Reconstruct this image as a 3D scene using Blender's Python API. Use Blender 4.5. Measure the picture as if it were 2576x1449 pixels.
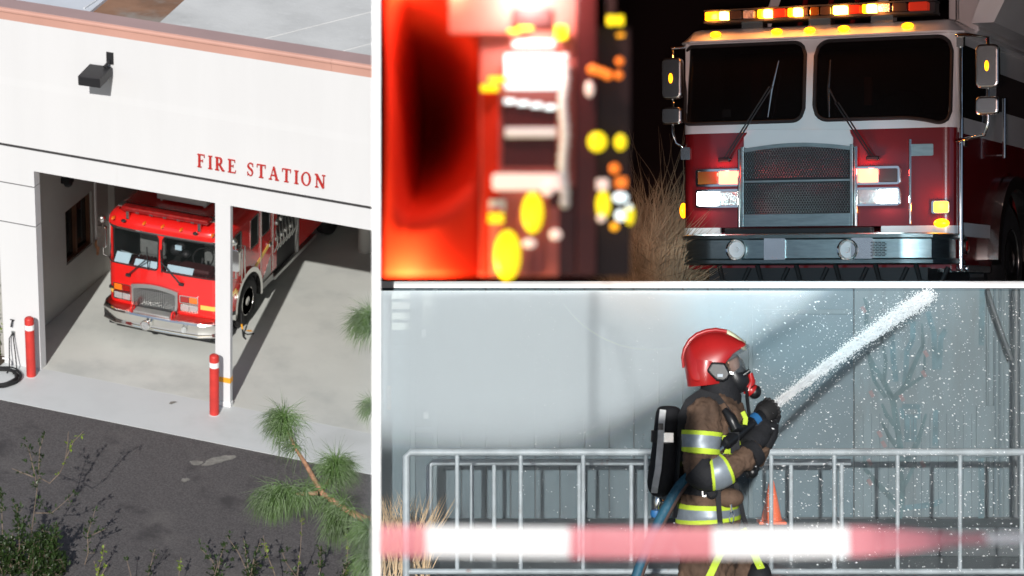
import bpy, bmesh, math, random
from mathutils import Matrix, Vector
random.seed(11)
for _o in list(bpy.data.objects): bpy.data.objects.remove(_o)
scene = bpy.context.scene
COL = scene.collection
R_ = math.radians

# ------------------------------------------------------------------ camera, sky, sun, exposure
# World frame = the fire-station forecourt (x along the facade, y into the bays, z up).
# The two right-hand sets stand on a raked stage whose own frame is the camera's level frame.
FPX = 6000.0                                   # focal length in units of a 2576-px wide picture
RC = Matrix(((0.95451655, 0.29363295, 0.0517479), (-0.24440526, 0.86996817, -0.4282773), (-0.17077535, 0.39615031, 0.90216446)))
OC = Vector((-5.47669126, 46.33410537, -2.31670527))
STAGE = Matrix.Translation(RC.transposed() @ -OC) @ RC.transposed().to_4x4()
cam = bpy.data.cameras.new('camera'); cam_o = bpy.data.objects.new('camera', cam); COL.objects.link(cam_o)
cam.sensor_width = 36.0; cam.lens = 36.0*FPX/2576.0
cam.clip_start = 0.05; cam.clip_end = 3000
cam.dof.use_dof = True; cam.dof.focus_distance = 19.0; cam.dof.aperture_fstop = cam.lens/14.0
cam_o.matrix_world = STAGE @ Matrix.Rotation(R_(90), 4, 'X')
scene.camera = cam_o
SUN_DIR = (RC.transposed() @ Vector((-0.0821, -0.990, 0.1143))).normalized()
world = bpy.data.worlds.new('World'); scene.world = world; world.use_nodes = True
_nt = world.node_tree; _nt.nodes.clear()
_sky = _nt.nodes.new('ShaderNodeTexSky'); _sky.sky_type = 'NISHITA'; _sky.sun_disc = False
_sky.sun_elevation = math.asin(SUN_DIR.z); _sky.sun_rotation = math.atan2(SUN_DIR.x, SUN_DIR.y)
_bg = _nt.nodes.new('ShaderNodeBackground'); _bg.inputs['Strength'].default_value = 0.07
_wo = _nt.nodes.new('ShaderNodeOutputWorld')
_nt.links.new(_sky.outputs[0], _bg.inputs[0]); _nt.links.new(_bg.outputs[0], _wo.inputs[0])
sun = bpy.data.lights.new('sun', 'SUN'); sun.energy = 3.7; sun.angle = R_(0.5); sun.color = (1.0, 0.972, 0.93)
sun_o = bpy.data.objects.new('sun', sun); COL.objects.link(sun_o)
sun_o.rotation_mode = 'QUATERNION'; sun_o.rotation_quaternion = SUN_DIR.to_track_quat('Z', 'Y'); sun_o.location = (0, -60, 60)
scene.view_settings.view_transform = 'Standard'; scene.view_settings.look = 'None'
scene.view_settings.exposure = 0.3; scene.view_settings.gamma = 1.0; scene.view_settings.use_curve_mapping = False

# ------------------------------------------------------------------ mesh helpers
def rrect(x0, x1, z0, z1, r, n=4):
    r = min(r, (x1-x0)/2-1e-5, (z1-z0)/2-1e-5); p = []
    for cx, cz, a0 in ((x1-r, z1-r, 0), (x0+r, z1-r, 90), (x0+r, z0+r, 180), (x1-r, z0+r, 270)):
        for k in range(n+1):
            a = R_(a0+90*k/n); p.append((cx+r*math.cos(a), cz+r*math.sin(a)))
    return p
def oval(cx, cz, rx, rz, n=20):
    return [(cx+rx*math.cos(2*math.pi*k/n), cz+rz*math.sin(2*math.pi*k/n)) for k in range(n)]
def basis(d):
    d = Vector(d).normalized(); u = d.cross(Vector((0, 0, 1)))
    if u.length < 1e-4: u = Vector((1, 0, 0))
    u.normalize(); return d, u, u.cross(d).normalized()
ORG = {}
class MB:
    def __init__(s): s.v = []; s.f = []
    def add(s, vs, fs):
        b = len(s.v); s.v += [tuple(q) for q in vs]; s.f += [tuple(i+b for i in q) for q in fs]; return s
    def box(s, x0, x1, y0, y1, z0, z1):
        return s.add([(x0,y0,z0),(x1,y0,z0),(x1,y1,z0),(x0,y1,z0),(x0,y0,z1),(x1,y0,z1),(x1,y1,z1),(x0,y1,z1)],
            [(0,3,2,1),(4,5,6,7),(0,1,5,4),(1,2,6,5),(2,3,7,6),(3,0,4,7)])
    def obox(s, M, hx, hy, hz):
        vs = [M @ Vector((a*hx, b*hy, c*hz)) for c in (-1,1) for a, b in ((-1,-1),(1,-1),(1,1),(-1,1))]
        return s.add(vs, [(0,3,2,1),(4,5,6,7),(0,1,5,4),(1,2,6,5),(2,3,7,6),(3,0,4,7)])
    def prism(s, poly, ax, a, b):
        n = len(poly)
        m = {'y': lambda p, t: (p[0], t, p[1]), 'x': lambda p, t: (t, p[0], p[1]), 'z': lambda p, t: (p[0], p[1], t)}[ax]
        return s.add([m(p, a) for p in poly]+[m(p, b) for p in poly],
            [tuple(range(n)), tuple(range(2*n-1, n-1, -1))]+[(i, n+i, n+(i+1) % n, (i+1) % n) for i in range(n)])
    def ring(s, po, pi, ax, a, b):
        n = len(po)
        m = {'y': lambda p, t: (p[0], t, p[1]), 'x': lambda p, t: (t, p[0], p[1]), 'z': lambda p, t: (p[0], p[1], t)}[ax]
        vs = [m(p, a) for p in po]+[m(p, a) for p in pi]+[m(p, b) for p in po]+[m(p, b) for p in pi]; fs = []
        for i in range(n):
            j = (i+1) % n
            fs += [(i, j, n+j, n+i), (2*n+i, 3*n+i, 3*n+j, 2*n+j), (i, 2*n+i, 2*n+j, j), (n+i, n+j, 3*n+j, 3*n+i)]
        return s.add(vs, fs)
    def loft(s, secs, closed=True, cap=True):
        n = len(secs[0]); vs = [p for q in secs for p in q]; fs = []
        for k in range(len(secs)-1):
            for i in range(n if closed else n-1):
                j = (i+1) % n; fs.append((k*n+i, k*n+j, (k+1)*n+j, (k+1)*n+i))
        if cap and closed: fs += [tuple(range(n-1, -1, -1)), tuple((len(secs)-1)*n+i for i in range(n))]
        return s.add(vs, fs)
    def tube(s, pts, r, n=8, cap=True):
        pts = [Vector(p) for p in pts]; rs = r if isinstance(r, (list, tuple)) else [r]*len(pts); secs = []; u = None
        for i, p in enumerate(pts):
            d = (pts[min(i+1, len(pts)-1)]-pts[max(i-1, 0)]).normalized()
            if u is None: d, u, w = basis(d)
            else:
                u = (u-d*u.dot(d))
                u = u.normalized() if u.length > 1e-5 else basis(d)[1]
                w = u.cross(d).normalized()
            secs.append([p+(u*math.cos(2*math.pi*k/n)+w*math.sin(2*math.pi*k/n))*rs[i] for k in range(n)])
        return s.loft(secs, True, cap)
    def lathe(s, prof, o, d, n=20):
        d, u, w = basis(d); o = Vector(o)
        return s.loft([[o+d*h+(u*math.cos(2*math.pi*k/n)+w*math.sin(2*math.pi*k/n))*r for k in range(n)] for r, h in prof])
    def ell(s, c, rx, ry, rz, nu=14, nv=9, M=None):
        c = Vector(c); secs = []
        for k in range(nv+1):
            t = math.pi*(k/nv*0.998+0.001)-math.pi/2
            q = [Vector((rx*math.cos(t)*math.cos(2*math.pi*i/nu), ry*math.cos(t)*math.sin(2*math.pi*i/nu), rz*math.sin(t))) for i in range(nu)]
            secs.append([c+(M @ p if M else p) for p in q])
        return s.loft(secs)
    def build(s, name, m, parent=None, smooth=None, bevel=0, segs=2, sub=0):
        o0 = ORG.get(parent.name, Vector()) if parent else Vector()
        return mkobj(name, [(Vector(v)-o0) for v in s.v], s.f, m, parent, smooth, bevel, segs, sub)
CUR = ['L']; ONSTAGE = []
def reg(o):
    if o.parent is None and CUR[0] == 'R': ONSTAGE.append(o)
def mkobj(name, vs, fs, m, parent=None, smooth=None, bevel=0, segs=2, sub=0):
    me = bpy.data.meshes.new(name); me.from_pydata([tuple(v) for v in vs], [], fs); me.validate(); 
    bm = bmesh.new(); bm.from_mesh(me); bmesh.ops.recalc_face_normals(bm, faces=bm.faces); bm.to_mesh(me); bm.free()
    o = bpy.data.objects.new(name, me); COL.objects.link(o)
    if m: me.materials.append(MAT[m] if isinstance(m, str) else m)
    if smooth:
        me.polygons.foreach_set('use_smooth', [True]*len(me.polygons)); me.set_sharp_from_angle(angle=R_(smooth))
    if bevel:
        b = o.modifiers.new('bevel', 'BEVEL'); b.width = bevel; b.segments = segs; b.limit_method = 'ANGLE'; b.angle_limit = R_(40)
    if sub:
        b = o.modifiers.new('sub', 'SUBSURF'); b.levels = sub; b.render_levels = sub
    if parent: o.parent = parent; ORG[o.name] = ORG.get(parent.name, Vector())
    else: ORG[o.name] = Vector()
    reg(o); return o
def tag(o, label=None, cat=None, group=None, kind=None):
    if label: o['label'] = label
    if cat: o['category'] = cat
    if group: o['group'] = group
    if kind: o['kind'] = kind
    return o
def thing(name, label, cat, loc=(0, 0, 0), group=None, rotz=0.0, local=False):
    o = bpy.data.objects.new(name, None); COL.objects.link(o); o.location = loc; o.rotation_euler = (0, 0, rotz); o.empty_display_size = 0.2
    ORG[o.name] = Vector() if local else Vector(loc); reg(o)
    return tag(o, label, cat, group)
def share(o, name, parent, offs):
    """more pieces alike, sharing the mesh of o"""
    for d in offs:
        c = o.copy(); c.name = name; COL.objects.link(c); c.parent = parent; c.location = o.location+Vector(d)
def bar(mb, a, b, r, n=8): mb.tube([a, b], r, n)

# ------------------------------------------------------------------ materials
MAT = {}
def mat(name, col, rough=0.6, metal=0.0, var=0.0, vs=3.0, bump=0.0, bs=40.0, emit=None, es=0.0, spec=0.5, coat=0.0, trans=0.0,
        alpha=1.0, col2=None, c2s=1.0, c2lo=0.45, c2hi=0.62, col3=None, c3s=2.0, c3lo=0.5, c3hi=0.6, stretch=(1, 1, 1), ior=1.45):
    m = bpy.data.materials.new(name); m.use_nodes = True; nt = m.node_tree; b = nt.nodes['Principled BSDF']; L = nt.links.new
    b.inputs['Base Color'].default_value = (*col, 1); b.inputs['Roughness'].default_value = rough; b.inputs['Metallic'].default_value = metal
    b.inputs['Specular IOR Level'].default_value = spec; b.inputs['Coat Weight'].default_value = coat; b.inputs['Coat Roughness'].default_value = 0.06
    b.inputs['Transmission Weight'].default_value = trans; b.inputs['Alpha'].default_value = alpha; b.inputs['IOR'].default_value = ior
    if emit: b.inputs['Emission Color'].default_value = (*emit, 1); b.inputs['Emission Strength'].default_value = es
    if var or bump or col2 or col3:
        tc = nt.nodes.new('ShaderNodeTexCoord'); mp = nt.nodes.new('ShaderNodeMapping'); mp.inputs['Scale'].default_value = stretch
        L(tc.outputs['Object'], mp.inputs['Vector']); V = mp.outputs[0]
        def noise(sc, det=6, ro=0.6):
            n = nt.nodes.new('ShaderNodeTexNoise'); n.inputs['Scale'].default_value = sc; n.inputs['Detail'].default_value = det
            n.inputs['Roughness'].default_value = ro; L(V, n.inputs['Vector']); return n.outputs['Fac']
        def ramp(fac, lo, hi):
            r = nt.nodes.new('ShaderNodeMapRange'); r.inputs['From Min'].default_value = lo; r.inputs['From Max'].default_value = hi; r.interpolation_type = 'SMOOTHSTEP'
            L(fac, r.inputs['Value']); return r.outputs[0]
        def mix(fac, a, c, bl='MIX'):
            x = nt.nodes.new('ShaderNodeMix'); x.data_type = 'RGBA'; x.blend_type = bl; L(fac, x.inputs[0])
            if isinstance(a, tuple): x.inputs[6].default_value = (*a, 1)
            else: L(a, x.inputs[6])
            if isinstance(c, tuple): x.inputs[7].default_value = (*c, 1)
            else: L(c, x.inputs[7])
            return x.outputs[2]
        cur = tuple(col)
        if var: cur = mix(ramp(noise(vs), 0.3, 0.7), tuple(c*(1-var) for c in col), tuple(min(1, c*(1+var)) for c in col))
        if col2: cur = mix(ramp(noise(c2s, 5), c2lo, c2hi), cur, tuple(col2))
        if col3: cur = mix(ramp(noise(c3s, 8, 0.7), c3lo, c3hi), cur, tuple(col3))
        if not isinstance(cur, tuple): L(cur, b.inputs['Base Color'])
        if bump:
            bp = nt.nodes.new('ShaderNodeBump'); bp.inputs['Strength'].default_value = bump; bp.inputs['Distance'].default_value = 0.02
            L(noise(bs, 4), bp.inputs['Height']); L(bp.outputs[0], b.inputs['Normal'])
    MAT[name] = m; return m
def tread(name, col, sc=28, rough=0.3):
    """metal sheet with raised diamonds"""
    m = mat(name, col, rough, 1.0); nt = m.node_tree; b = nt.nodes['Principled BSDF']
    tc = nt.nodes.new('ShaderNodeTexCoord'); mp = nt.nodes.new('ShaderNodeMapping'); mp.inputs['Rotation'].default_value = (0.6, 0.6, 0.785); mp.inputs['Scale'].default_value = (sc, sc, sc)
    ch = nt.nodes.new('ShaderNodeTexVoronoi'); ch.inputs['Scale'].default_value = 1.0; ch.inputs['Randomness'].default_value = 0.0
    bp = nt.nodes.new('ShaderNodeBump'); bp.inputs['Strength'].default_value = 1.0; bp.inputs['Distance'].default_value = 0.02
    nt.links.new(tc.outputs['Object'], mp.inputs[0]); nt.links.new(mp.outputs[0], ch.inputs[0]); nt.links.new(ch.outputs['Distance'], bp.inputs['Height']); nt.links.new(bp.outputs[0], b.inputs['Normal'])
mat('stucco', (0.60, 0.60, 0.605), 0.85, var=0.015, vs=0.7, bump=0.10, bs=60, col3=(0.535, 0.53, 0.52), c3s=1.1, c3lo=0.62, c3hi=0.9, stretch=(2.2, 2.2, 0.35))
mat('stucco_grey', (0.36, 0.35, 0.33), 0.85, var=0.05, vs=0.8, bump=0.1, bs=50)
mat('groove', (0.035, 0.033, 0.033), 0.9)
mat('coping', (0.50, 0.275, 0.22), 0.45, var=0.06, vs=0.6, bump=0.03, bs=8)
mat('coping_top', (0.42, 0.28, 0.255), 0.4, var=0.06, vs=0.6)
mat('membrane', (0.60, 0.595, 0.57), 0.9, var=0.12, vs=0.5, bump=0.25, bs=12, col2=(0.42, 0.42, 0.40), c2s=0.8, c2lo=0.55, c2hi=0.8, col3=(0.68, 0.67, 0.65), c3s=3, c3lo=0.55, c3hi=0.75)
mat('rust_roof', (0.27, 0.145, 0.085), 0.85, var=0.2, vs=1.5, col2=(0.30, 0.26, 0.22), c2s=0.9, c2lo=0.45, c2hi=0.7, bump=0.1, bs=20)
mat('white_roof', (0.66, 0.68, 0.71), 0.6, var=0.05, vs=0.8)
mat('asphalt', (0.088, 0.081, 0.081), 0.85, var=0.34, vs=30, bump=0.5, bs=60, col2=(0.15, 0.138, 0.13), c2s=0.45, c2lo=0.5, c2hi=0.8, col3=(0.05, 0.046, 0.047), c3s=0.8, c3lo=0.52, c3hi=0.66)
mat('patch', (0.21, 0.20, 0.18), 0.9, var=0.25, vs=6, bump=0.2, bs=60)
mat('concrete', (0.555, 0.565, 0.53), 0.62, var=0.05, vs=0.5, bump=0.05, bs=30, col2=(0.46, 0.475, 0.45), c2s=0.7, c2lo=0.45, c2hi=0.7, col3=(0.41, 0.42, 0.41), c3s=2.5, c3lo=0.62, c3hi=0.8)
mat('concrete_apron', (0.565, 0.585, 0.585), 0.6, var=0.05, vs=0.6, bump=0.05, bs=30, col2=(0.50, 0.52, 0.515), c2s=0.6, c2lo=0.45, c2hi=0.7, col3=(0.43, 0.44, 0.44), c3s=2.2, c3lo=0.63, c3hi=0.8)
mat('soil', (0.06, 0.045, 0.03), 0.95, var=0.3, vs=3, bump=0.6, bs=20)
mat('letter_red', (0.42, 0.022, 0.018), 0.4)
mat('bollard_red', (0.50, 0.035, 0.028), 0.45, var=0.12, vs=4, col3=(0.16, 0.02, 0.016), c3s=9, c3lo=0.66, c3hi=0.74)
mat('white_paint', (0.78, 0.78, 0.78), 0.5, var=0.03, vs=3)
mat('orange_tape', (0.75, 0.33, 0.02), 0.5)
mat('black_metal', (0.016, 0.016, 0.018), 0.5, var=0.1, vs=6)
mat('rubber', (0.014, 0.014, 0.015), 0.75, var=0.2, vs=9, bump=0.1, bs=30)
mat('wood', (0.085, 0.036, 0.018), 0.5, var=0.2, vs=3)
mat('dark_glass', (0.012, 0.014, 0.014), 0.05, spec=0.6)
mat('engine_red', (0.62, 0.012, 0.010), 0.22, coat=1.0, var=0.03, vs=2)
mat('maroon', (0.055, 0.012, 0.014), 0.55)
mat('grey_seat', (0.16, 0.17, 0.165), 0.8, var=0.1, vs=9)
mat('paper_blue', (0.50, 0.68, 0.78), 0.7)
mat('chrome', (0.80, 0.79, 0.76), 0.07, 1.0)
mat('steel', (0.60, 0.60, 0.58), 0.24, 1.0, var=0.05, vs=3, bump=0.02, bs=30)
mat('amber', (0.75, 0.16, 0.012), 0.15, coat=1.0)
mat('lens_red', (0.30, 0.010, 0.008), 0.12, coat=1.0)
mat('lens_clear', (0.62, 0.64, 0.64), 0.12, 0.6, bump=0.6, bs=60)
mat('bar_red', (0.22, 0.006, 0.006), 0.15, coat=1.0, var=0.3, vs=9)
mat('stripe_yellow', (0.80, 0.50, 0.10), 0.45)
mat('glass', (0.02, 0.025, 0.025), 0.02, alpha=0.13, spec=0.5)
mat('ac_white', (0.50, 0.49, 0.47), 0.5)
tread('tread_red', (0.62, 0.13, 0.11)); tread('tread', (0.55, 0.55, 0.54))
mat('leaf', (0.022, 0.042, 0.010), 0.4, var=0.5, vs=5, spec=0.4)
mat('leaf_new', (0.14, 0.20, 0.018), 0.5, var=0.35, vs=4)
mat('twig', (0.16, 0.12, 0.09), 0.85, var=0.3, vs=9)
mat('needle', (0.060, 0.112, 0.028), 0.5, var=0.4, vs=3)
mat('bark', (0.30, 0.16, 0.095), 0.85, var=0.35, vs=14, bump=0.6, bs=40)
mat('leather', (0.42, 0.20, 0.11), 0.7, var=0.3, vs=12)
# ================================================================== LEFT: ground, apron, station
CUR[0] = 'L'
g = MB(); g.add([(-400,-400,-0.009),(400,-400,-0.009),(400,400,-0.009),(-400,400,-0.009)], [(0,1,2,3)])
tag(g.build('ground', 'asphalt'), kind='structure')
g = MB(); g.box(-30, 30, -1.40, 0.06, -0.3, -0.001); tag(g.build('concrete_apron', 'concrete_apron'), kind='structure')
g = MB(); g.box(-4.85, 14, 0.06, 15, -0.3, 0.0); tag(g.build('garage_floor', 'concrete'), kind='structure')
# worn pale patches on the asphalt
def blob(cx, cy, rx, ry, rot, z, n=26, seed=0):
    rnd = random.Random(seed); ph = [rnd.uniform(0, 6.28) for _ in range(4)]; p = []
    for k in range(n):
        a = 2*math.pi*k/n; q = 1+0.16*math.sin(2*a+ph[0])+0.12*math.sin(3*a+ph[1])+0.08*math.sin(5*a+ph[2])+0.06*math.sin(8*a+ph[3])
        x, y = rx*q*math.cos(a), ry*q*math.sin(a); p.append((cx+x*math.cos(rot)-y*math.sin(rot), cy+x*math.sin(rot)+y*math.cos(rot), z))
    return p
def gp(u, v, z=0.0):
    """point of the plane z that the picture shows at u, v"""
    r = RC.transposed() @ Vector(((u-1288)/FPX, 1, -(v-724)/FPX)); c = STAGE.translation
    return c+r*((z-c.z)/r.z)
for i, (u, v, ru, rv, rot) in enumerate([(549, 1158, 0.13, 0.30, -0.6), (494, 1165, 0.10, 0.10, 0), (466, 1208, 0.07, 0.07, 0)]):
    c = gp(u, v, -0.016); m = MB(); p = blob(c.x, c.y, ru, rv, rot, -0.005, seed=i); m.add(p, [tuple(range(len(p)))])
    tag(m.build('road_stain', 'patch'), ['long pale dried stain on the asphalt below the posts', 'small pale round stain beside the long one on asphalt', 'tiny pale spot on the asphalt lower left of the stains'][i], 'stain')

st = thing('fire_station', 'white stucco fire station with two open bays and terracotta roof edge', 'building', (0, 0, 0))
XL, XR = -4.85, 9.0
m = MB(); m.box(XL, -4.05, 0, 0.22, 0, 3.09).box(XL, -4.05, 0, 0.22, 3.112, 3.92).box(XL, -4.05, 0, 0.22, 3.942, 4.27)
m.build('pillar', 'stucco', st)
m = MB(); m.box(XL+0.012, -4.062, 0.012, 0.208, 3.0, 4.2); m.build('pillar_joint', 'groove', st)
m = MB(); m.box(-0.31, 0.0, 0, 0.12, 0, 4.27); po = m.build('post', 'stucco', st, bevel=0.006)
m = MB(); m.box(-0.315, 0.005, -0.005, 0.125, 0.52, 0.63); m.build('orange_band', 'orange_tape', po)
m = MB(); m.box(-0.32, 0.012, -0.012, 0.132, 0.0, 0.09); m.build('post_base', 'white_paint', po, bevel=0.006)
m = MB(); m.box(XL, XR, 0, 0.32, 4.27, 4.69).box(XL, XR, 0.05, 0.32, 4.69, 4.745); m.build('lintel', 'stucco', st)
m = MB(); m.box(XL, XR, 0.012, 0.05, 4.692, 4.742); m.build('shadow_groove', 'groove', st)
m = MB(); m.box(XL, XR, 0, 0.32, 4.745, 5.95)
m.loft([[(x, 0, 5.95), (x, 0.005, 6.10), (x, 0.32, 6.10), (x, 0.32, 5.95)] for x in (XL, XR)]); m.build('wall', 'stucco', st)
m = MB(); m.box(XL, XR, 0.005, 0.32, 6.1, 7.24); m.build('parapet_wall', 'stucco', st)
# vertical expansion seams of the stucco, a few millimetres proud
m = MB(); cp_pts = [(0.0, 7.24), (-0.015, 7.24), (-0.015, 7.40), (-0.045, 7.40), (-0.045, 7.43), (-0.03, 7.46), (0.0, 7.475)]
xs = [XL, 1.95, XR]
for i in range(2):
    m = MB(); m.loft([[(x, y+0.02, z) for y, z in [(0.30, 7.24)]+cp_pts+[(0.30, 7.475)]] for x in (xs[i], xs[i+1]-0.004)]); m.build('coping', 'coping', st)
m = MB(); m.loft([[(x, y, z) for y, z in [(0.015, 7.478), (0.42, 7.50), (0.42, 7.30), (0.015, 7.30)]] for x in (XL, XR)]); m.build('coping_top', 'coping_top', st)
# roof behind the parapet: pale sheets, rusty valley, grey membrane
def rp(u, v): p = gp(u, v, 7.2); return (p.x, p.y)
def roof(poly, z, ma, name): m = MB(); m.prism(poly, 'z', z-0.12, z); return m.build(name, ma, st)
a, b_, c, d = rp(225, 37), rp(278, -6), rp(400, 62), rp(475, -6)
def ext(p, q, y): t = (y-p[1])/(q[1]-p[1]); return (p[0]+(q[0]-p[0])*t, y)
roof([(XL, 0.42), ext(a, b_, 0.42), ext(a, b_, 9), (XL, 9)], 7.26, 'white_roof', 'roof_sheet')
roof([ext(a, b_, 0.42), ext(c, d, 0.42), ext(c, d, 9), ext(a, b_, 9)], 7.20, 'rust_roof', 'roof_valley')
roof([ext(c, d, 0.42), (XR, 0.42), (XR, 9), ext(c, d, 9)], 7.235, 'membrane', 'roof_membrane')
for k, x in enumerate((-0.2, 1.35, 2.9, 4.4)):
    m = MB(); m.loft([[(x+0.55*(y-0.42)-0.035, y, 7.235), (x+0.55*(y-0.42)+0.035, y, 7.235), (x+0.55*(y-0.42)+0.03, y, 7.243), (x+0.55*(y-0.42)-0.03, y, 7.243)] for y in (0.42, 8.8)])
    m.build('roof_seam', 'membrane', st)
p = rp(352, 8); 
m = MB(); m.tube([(rp(212, 30)[0], rp(212, 30)[1], 7.28), (rp(262, -3)[0], rp(262, -3)[1], 7.28)], 0.012); m.build('roof_wire', 'white_paint', st)
# inside
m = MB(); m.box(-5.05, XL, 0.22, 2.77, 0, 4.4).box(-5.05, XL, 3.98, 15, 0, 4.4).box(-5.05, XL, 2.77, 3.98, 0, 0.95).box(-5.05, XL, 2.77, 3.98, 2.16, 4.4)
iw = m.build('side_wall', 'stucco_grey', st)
m = MB(); m.box(-5.02, -4.98, 2.77, 3.98, 0.95, 2.16); m.build('window_pane', 'dark_glass', st)
m = MB()
for y0, y1, z0, z1 in ((2.77, 2.83, .95, 2.16), (3.92, 3.98, .95, 2.16), (3.30, 3.37, .95, 2.16), (2.83, 3.92, .95, 1.0), (2.83, 3.92, 2.1, 2.16)): m.box(-4.975, -4.90, y0, y1, z0, z1)
m.build('window_frame', 'wood', st)
m = MB(); m.box(-4.85, -4.82, 4.10, 4.16, 1.0, 2.3); m.build('trim_board', 'white_paint', st)
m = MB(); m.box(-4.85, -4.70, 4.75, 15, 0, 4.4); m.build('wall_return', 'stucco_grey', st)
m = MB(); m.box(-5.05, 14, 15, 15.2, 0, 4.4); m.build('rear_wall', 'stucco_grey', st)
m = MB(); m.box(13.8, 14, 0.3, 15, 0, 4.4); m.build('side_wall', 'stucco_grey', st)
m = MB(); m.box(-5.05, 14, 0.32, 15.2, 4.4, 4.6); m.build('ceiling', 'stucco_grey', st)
m = MB(); m.lathe([(0.17, 0), (0.17, 4.4)], (-0.12, 7.9, 0), (0, 0, 1), 24); m.build('column', 'stucco_grey', st, smooth=40)
m = MB(); m.box(-4.85, -4.66, 2.62, 2.84, 2.86, 2.98); m.lathe([(0.10, 0), (0.085, 0.06), (0.03, 0.1)], (-4.74, 2.72, 2.86), (0.5, -0.2, -1), 14)
m.build('lamp_fixture', 'black_metal', st, smooth=40)
# gloves hung on the wall
t = thing('hanging_gloves', 'brown leather gloves hanging on the grey bay wall under the trim', 'gloves', (-4.80, 4.04, 0.95))
m = MB(); m.ell((-4.79, 4.03, 0.92), 0.04, 0.05, 0.10).ell((-4.78, 4.08, 0.83), 0.035, 0.045, 0.11)
for k in range(4): m.tube([(-4.78, 4.02+0.025*k, 0.82), (-4.775, 4.01+0.028*k, 0.68-0.02*(k % 2))], 0.012, 6)
m.build('glove', 'leather', t, smooth=60)

# FIRE STATION, raised serif letters
sg = thing('station_sign', 'raised red serif letters on the white facade reading FIRE STATION', 'sign', (0.66, 0, 4.95))
def poly_stroke(mb, pts, w, y0, y1, x0, sc):
    """bar with varying width along a polyline in letter units"""
    pts = [Vector((p[0], 0, p[1])) for p in pts]; ws = w if isinstance(w, list) else [w]*len(pts); s1 = []
    for i, p in enumerate(pts):
        d = (pts[min(i+1, len(pts)-1)]-pts[max(0, i-1)]).normalized(); nrm = Vector((-d.z, 0, d.x))*ws[i]/2
        q, r = p+nrm, p-nrm
        s1.append([(x0+q.x*sc, y0, 4.95+q.z*sc), (x0+r.x*sc, y0, 4.95+r.z*sc), (x0+r.x*sc, y1, 4.95+r.z*sc), (x0+q.x*sc, y1, 4.95+q.z*sc)])
    mb.loft(s1)
def arc(cx, cz, rx, rz, a0, a1, n=12): return [(cx+rx*math.cos(R_(a0+(a1-a0)*k/n)), cz+rz*math.sin(R_(a0+(a1-a0)*k/n))) for k in range(n+1)]
ST, TH, SE = 0.155, 0.07, 0.06
def serif(x, z, w=0.30): return ([(x-w/2, z), (x+w/2, z)], SE)
GL = {
 'I': (0.34, [([(0.17, 0), (0.17, 1)], ST), serif(0.17, 0.025), serif(0.17, 0.975)]),
 'F': (0.60, [([(0.17, 0), (0.17, 1)], ST), serif(0.17, 0.025), ([(0.02, 0.975), (0.56, 0.975)], SE), ([(0.54, 1.0), (0.55, 0.78)], [0.05, 0.03]), ([(0.2, 0.52), (0.42, 0.52)], SE), ([(0.42, 0.62), (0.42, 0.42)], 0.035)]),
 'E': (0.64, [([(0.17, 0), (0.17, 1)], ST), ([(0.02, 0.025), (0.58, 0.025)], SE), ([(0.02, 0.975), (0.55, 0.975)], SE), ([(0.53, 1.0), (0.54, 0.79)], [0.05, 0.03]), ([(0.57, 0), (0.61, 0.23)], [0.06, 0.03]), ([(0.2, 0.52), (0.42, 0.52)], SE), ([(0.42, 0.62), (0.42, 0.42)], 0.035)]),
 'R': (0.72, [([(0.17, 0), (0.17, 1)], ST), serif(0.17, 0.025), ([(0.02, 0.975), (0.3, 0.975)], SE), ([(0.28, 0.975)]+arc(0.32, 0.74, 0.17, 0.235, 90, -90), [SE]+[TH+0.075*math.sin(math.pi*k/12) for k in range(13)]), ([(0.22, 0.50), (0.34, 0.50)], SE), ([(0.32, 0.49), (0.62, 0.03)], [0.10, 0.14]), ([(0.55, 0.025), (0.73, 0.025)], SE)]),
 'S': (0.54, [(arc(0.27, 0.76, 0.17, 0.215, 25, 205, 12)+[(0.21, 0.56), (0.30, 0.50), (0.37, 0.44)]+arc(0.26, 0.255, 0.17, 0.23, 35, -155, 12), [0.05+0.05*math.sin(math.pi*k/27)**2+0.03*math.exp(-((k-13.5)/4)**2) for k in range(29)]), ([(0.45, 0.99), (0.45, 0.72)], [0.02, 0.05]), ([(0.075, 0.29), (0.075, 0.0)], [0.05, 0.02])]),
 'T': (0.66, [([(0.33, 0), (0.33, 1)], ST), serif(0.33, 0.025, 0.32), ([(0.03, 0.975), (0.63, 0.975)], SE), ([(0.035, 1.0), (0.02, 0.74)], [0.06, 0.03]), ([(0.625, 1.0), (0.64, 0.74)], [0.06, 0.03])]),
 'A': (0.74, [([(0.36, 1.0), (0.12, 0.03)], [0.05, TH]), ([(0.36, 1.0), (0.61, 0.03)], [0.12, ST]), ([(0.20, 0.34), (0.50, 0.34)], SE), serif(0.12, 0.025, 0.24), serif(0.62, 0.025, 0.28)]),
 'O': (0.76, []),
 'N': (0.80, [([(0.15, 0), (0.15, 0.97)], TH), ([(0.12, 0.97), (0.65, 0.02)], ST), ([(0.66, 0), (0.66, 1)], TH), serif(0.15, 0.025, 0.24), ([(0.0, 0.975), (0.17, 0.975)], SE), serif(0.66, 0.975, 0.24)]),
}
SCX = 0.262; x = -0.66
adv = sum((GL[ch][0]+0.10) if ch != ' ' else 0.48 for ch in 'FIRE STATION')
kx = (2.62/SCX)/adv
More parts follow.
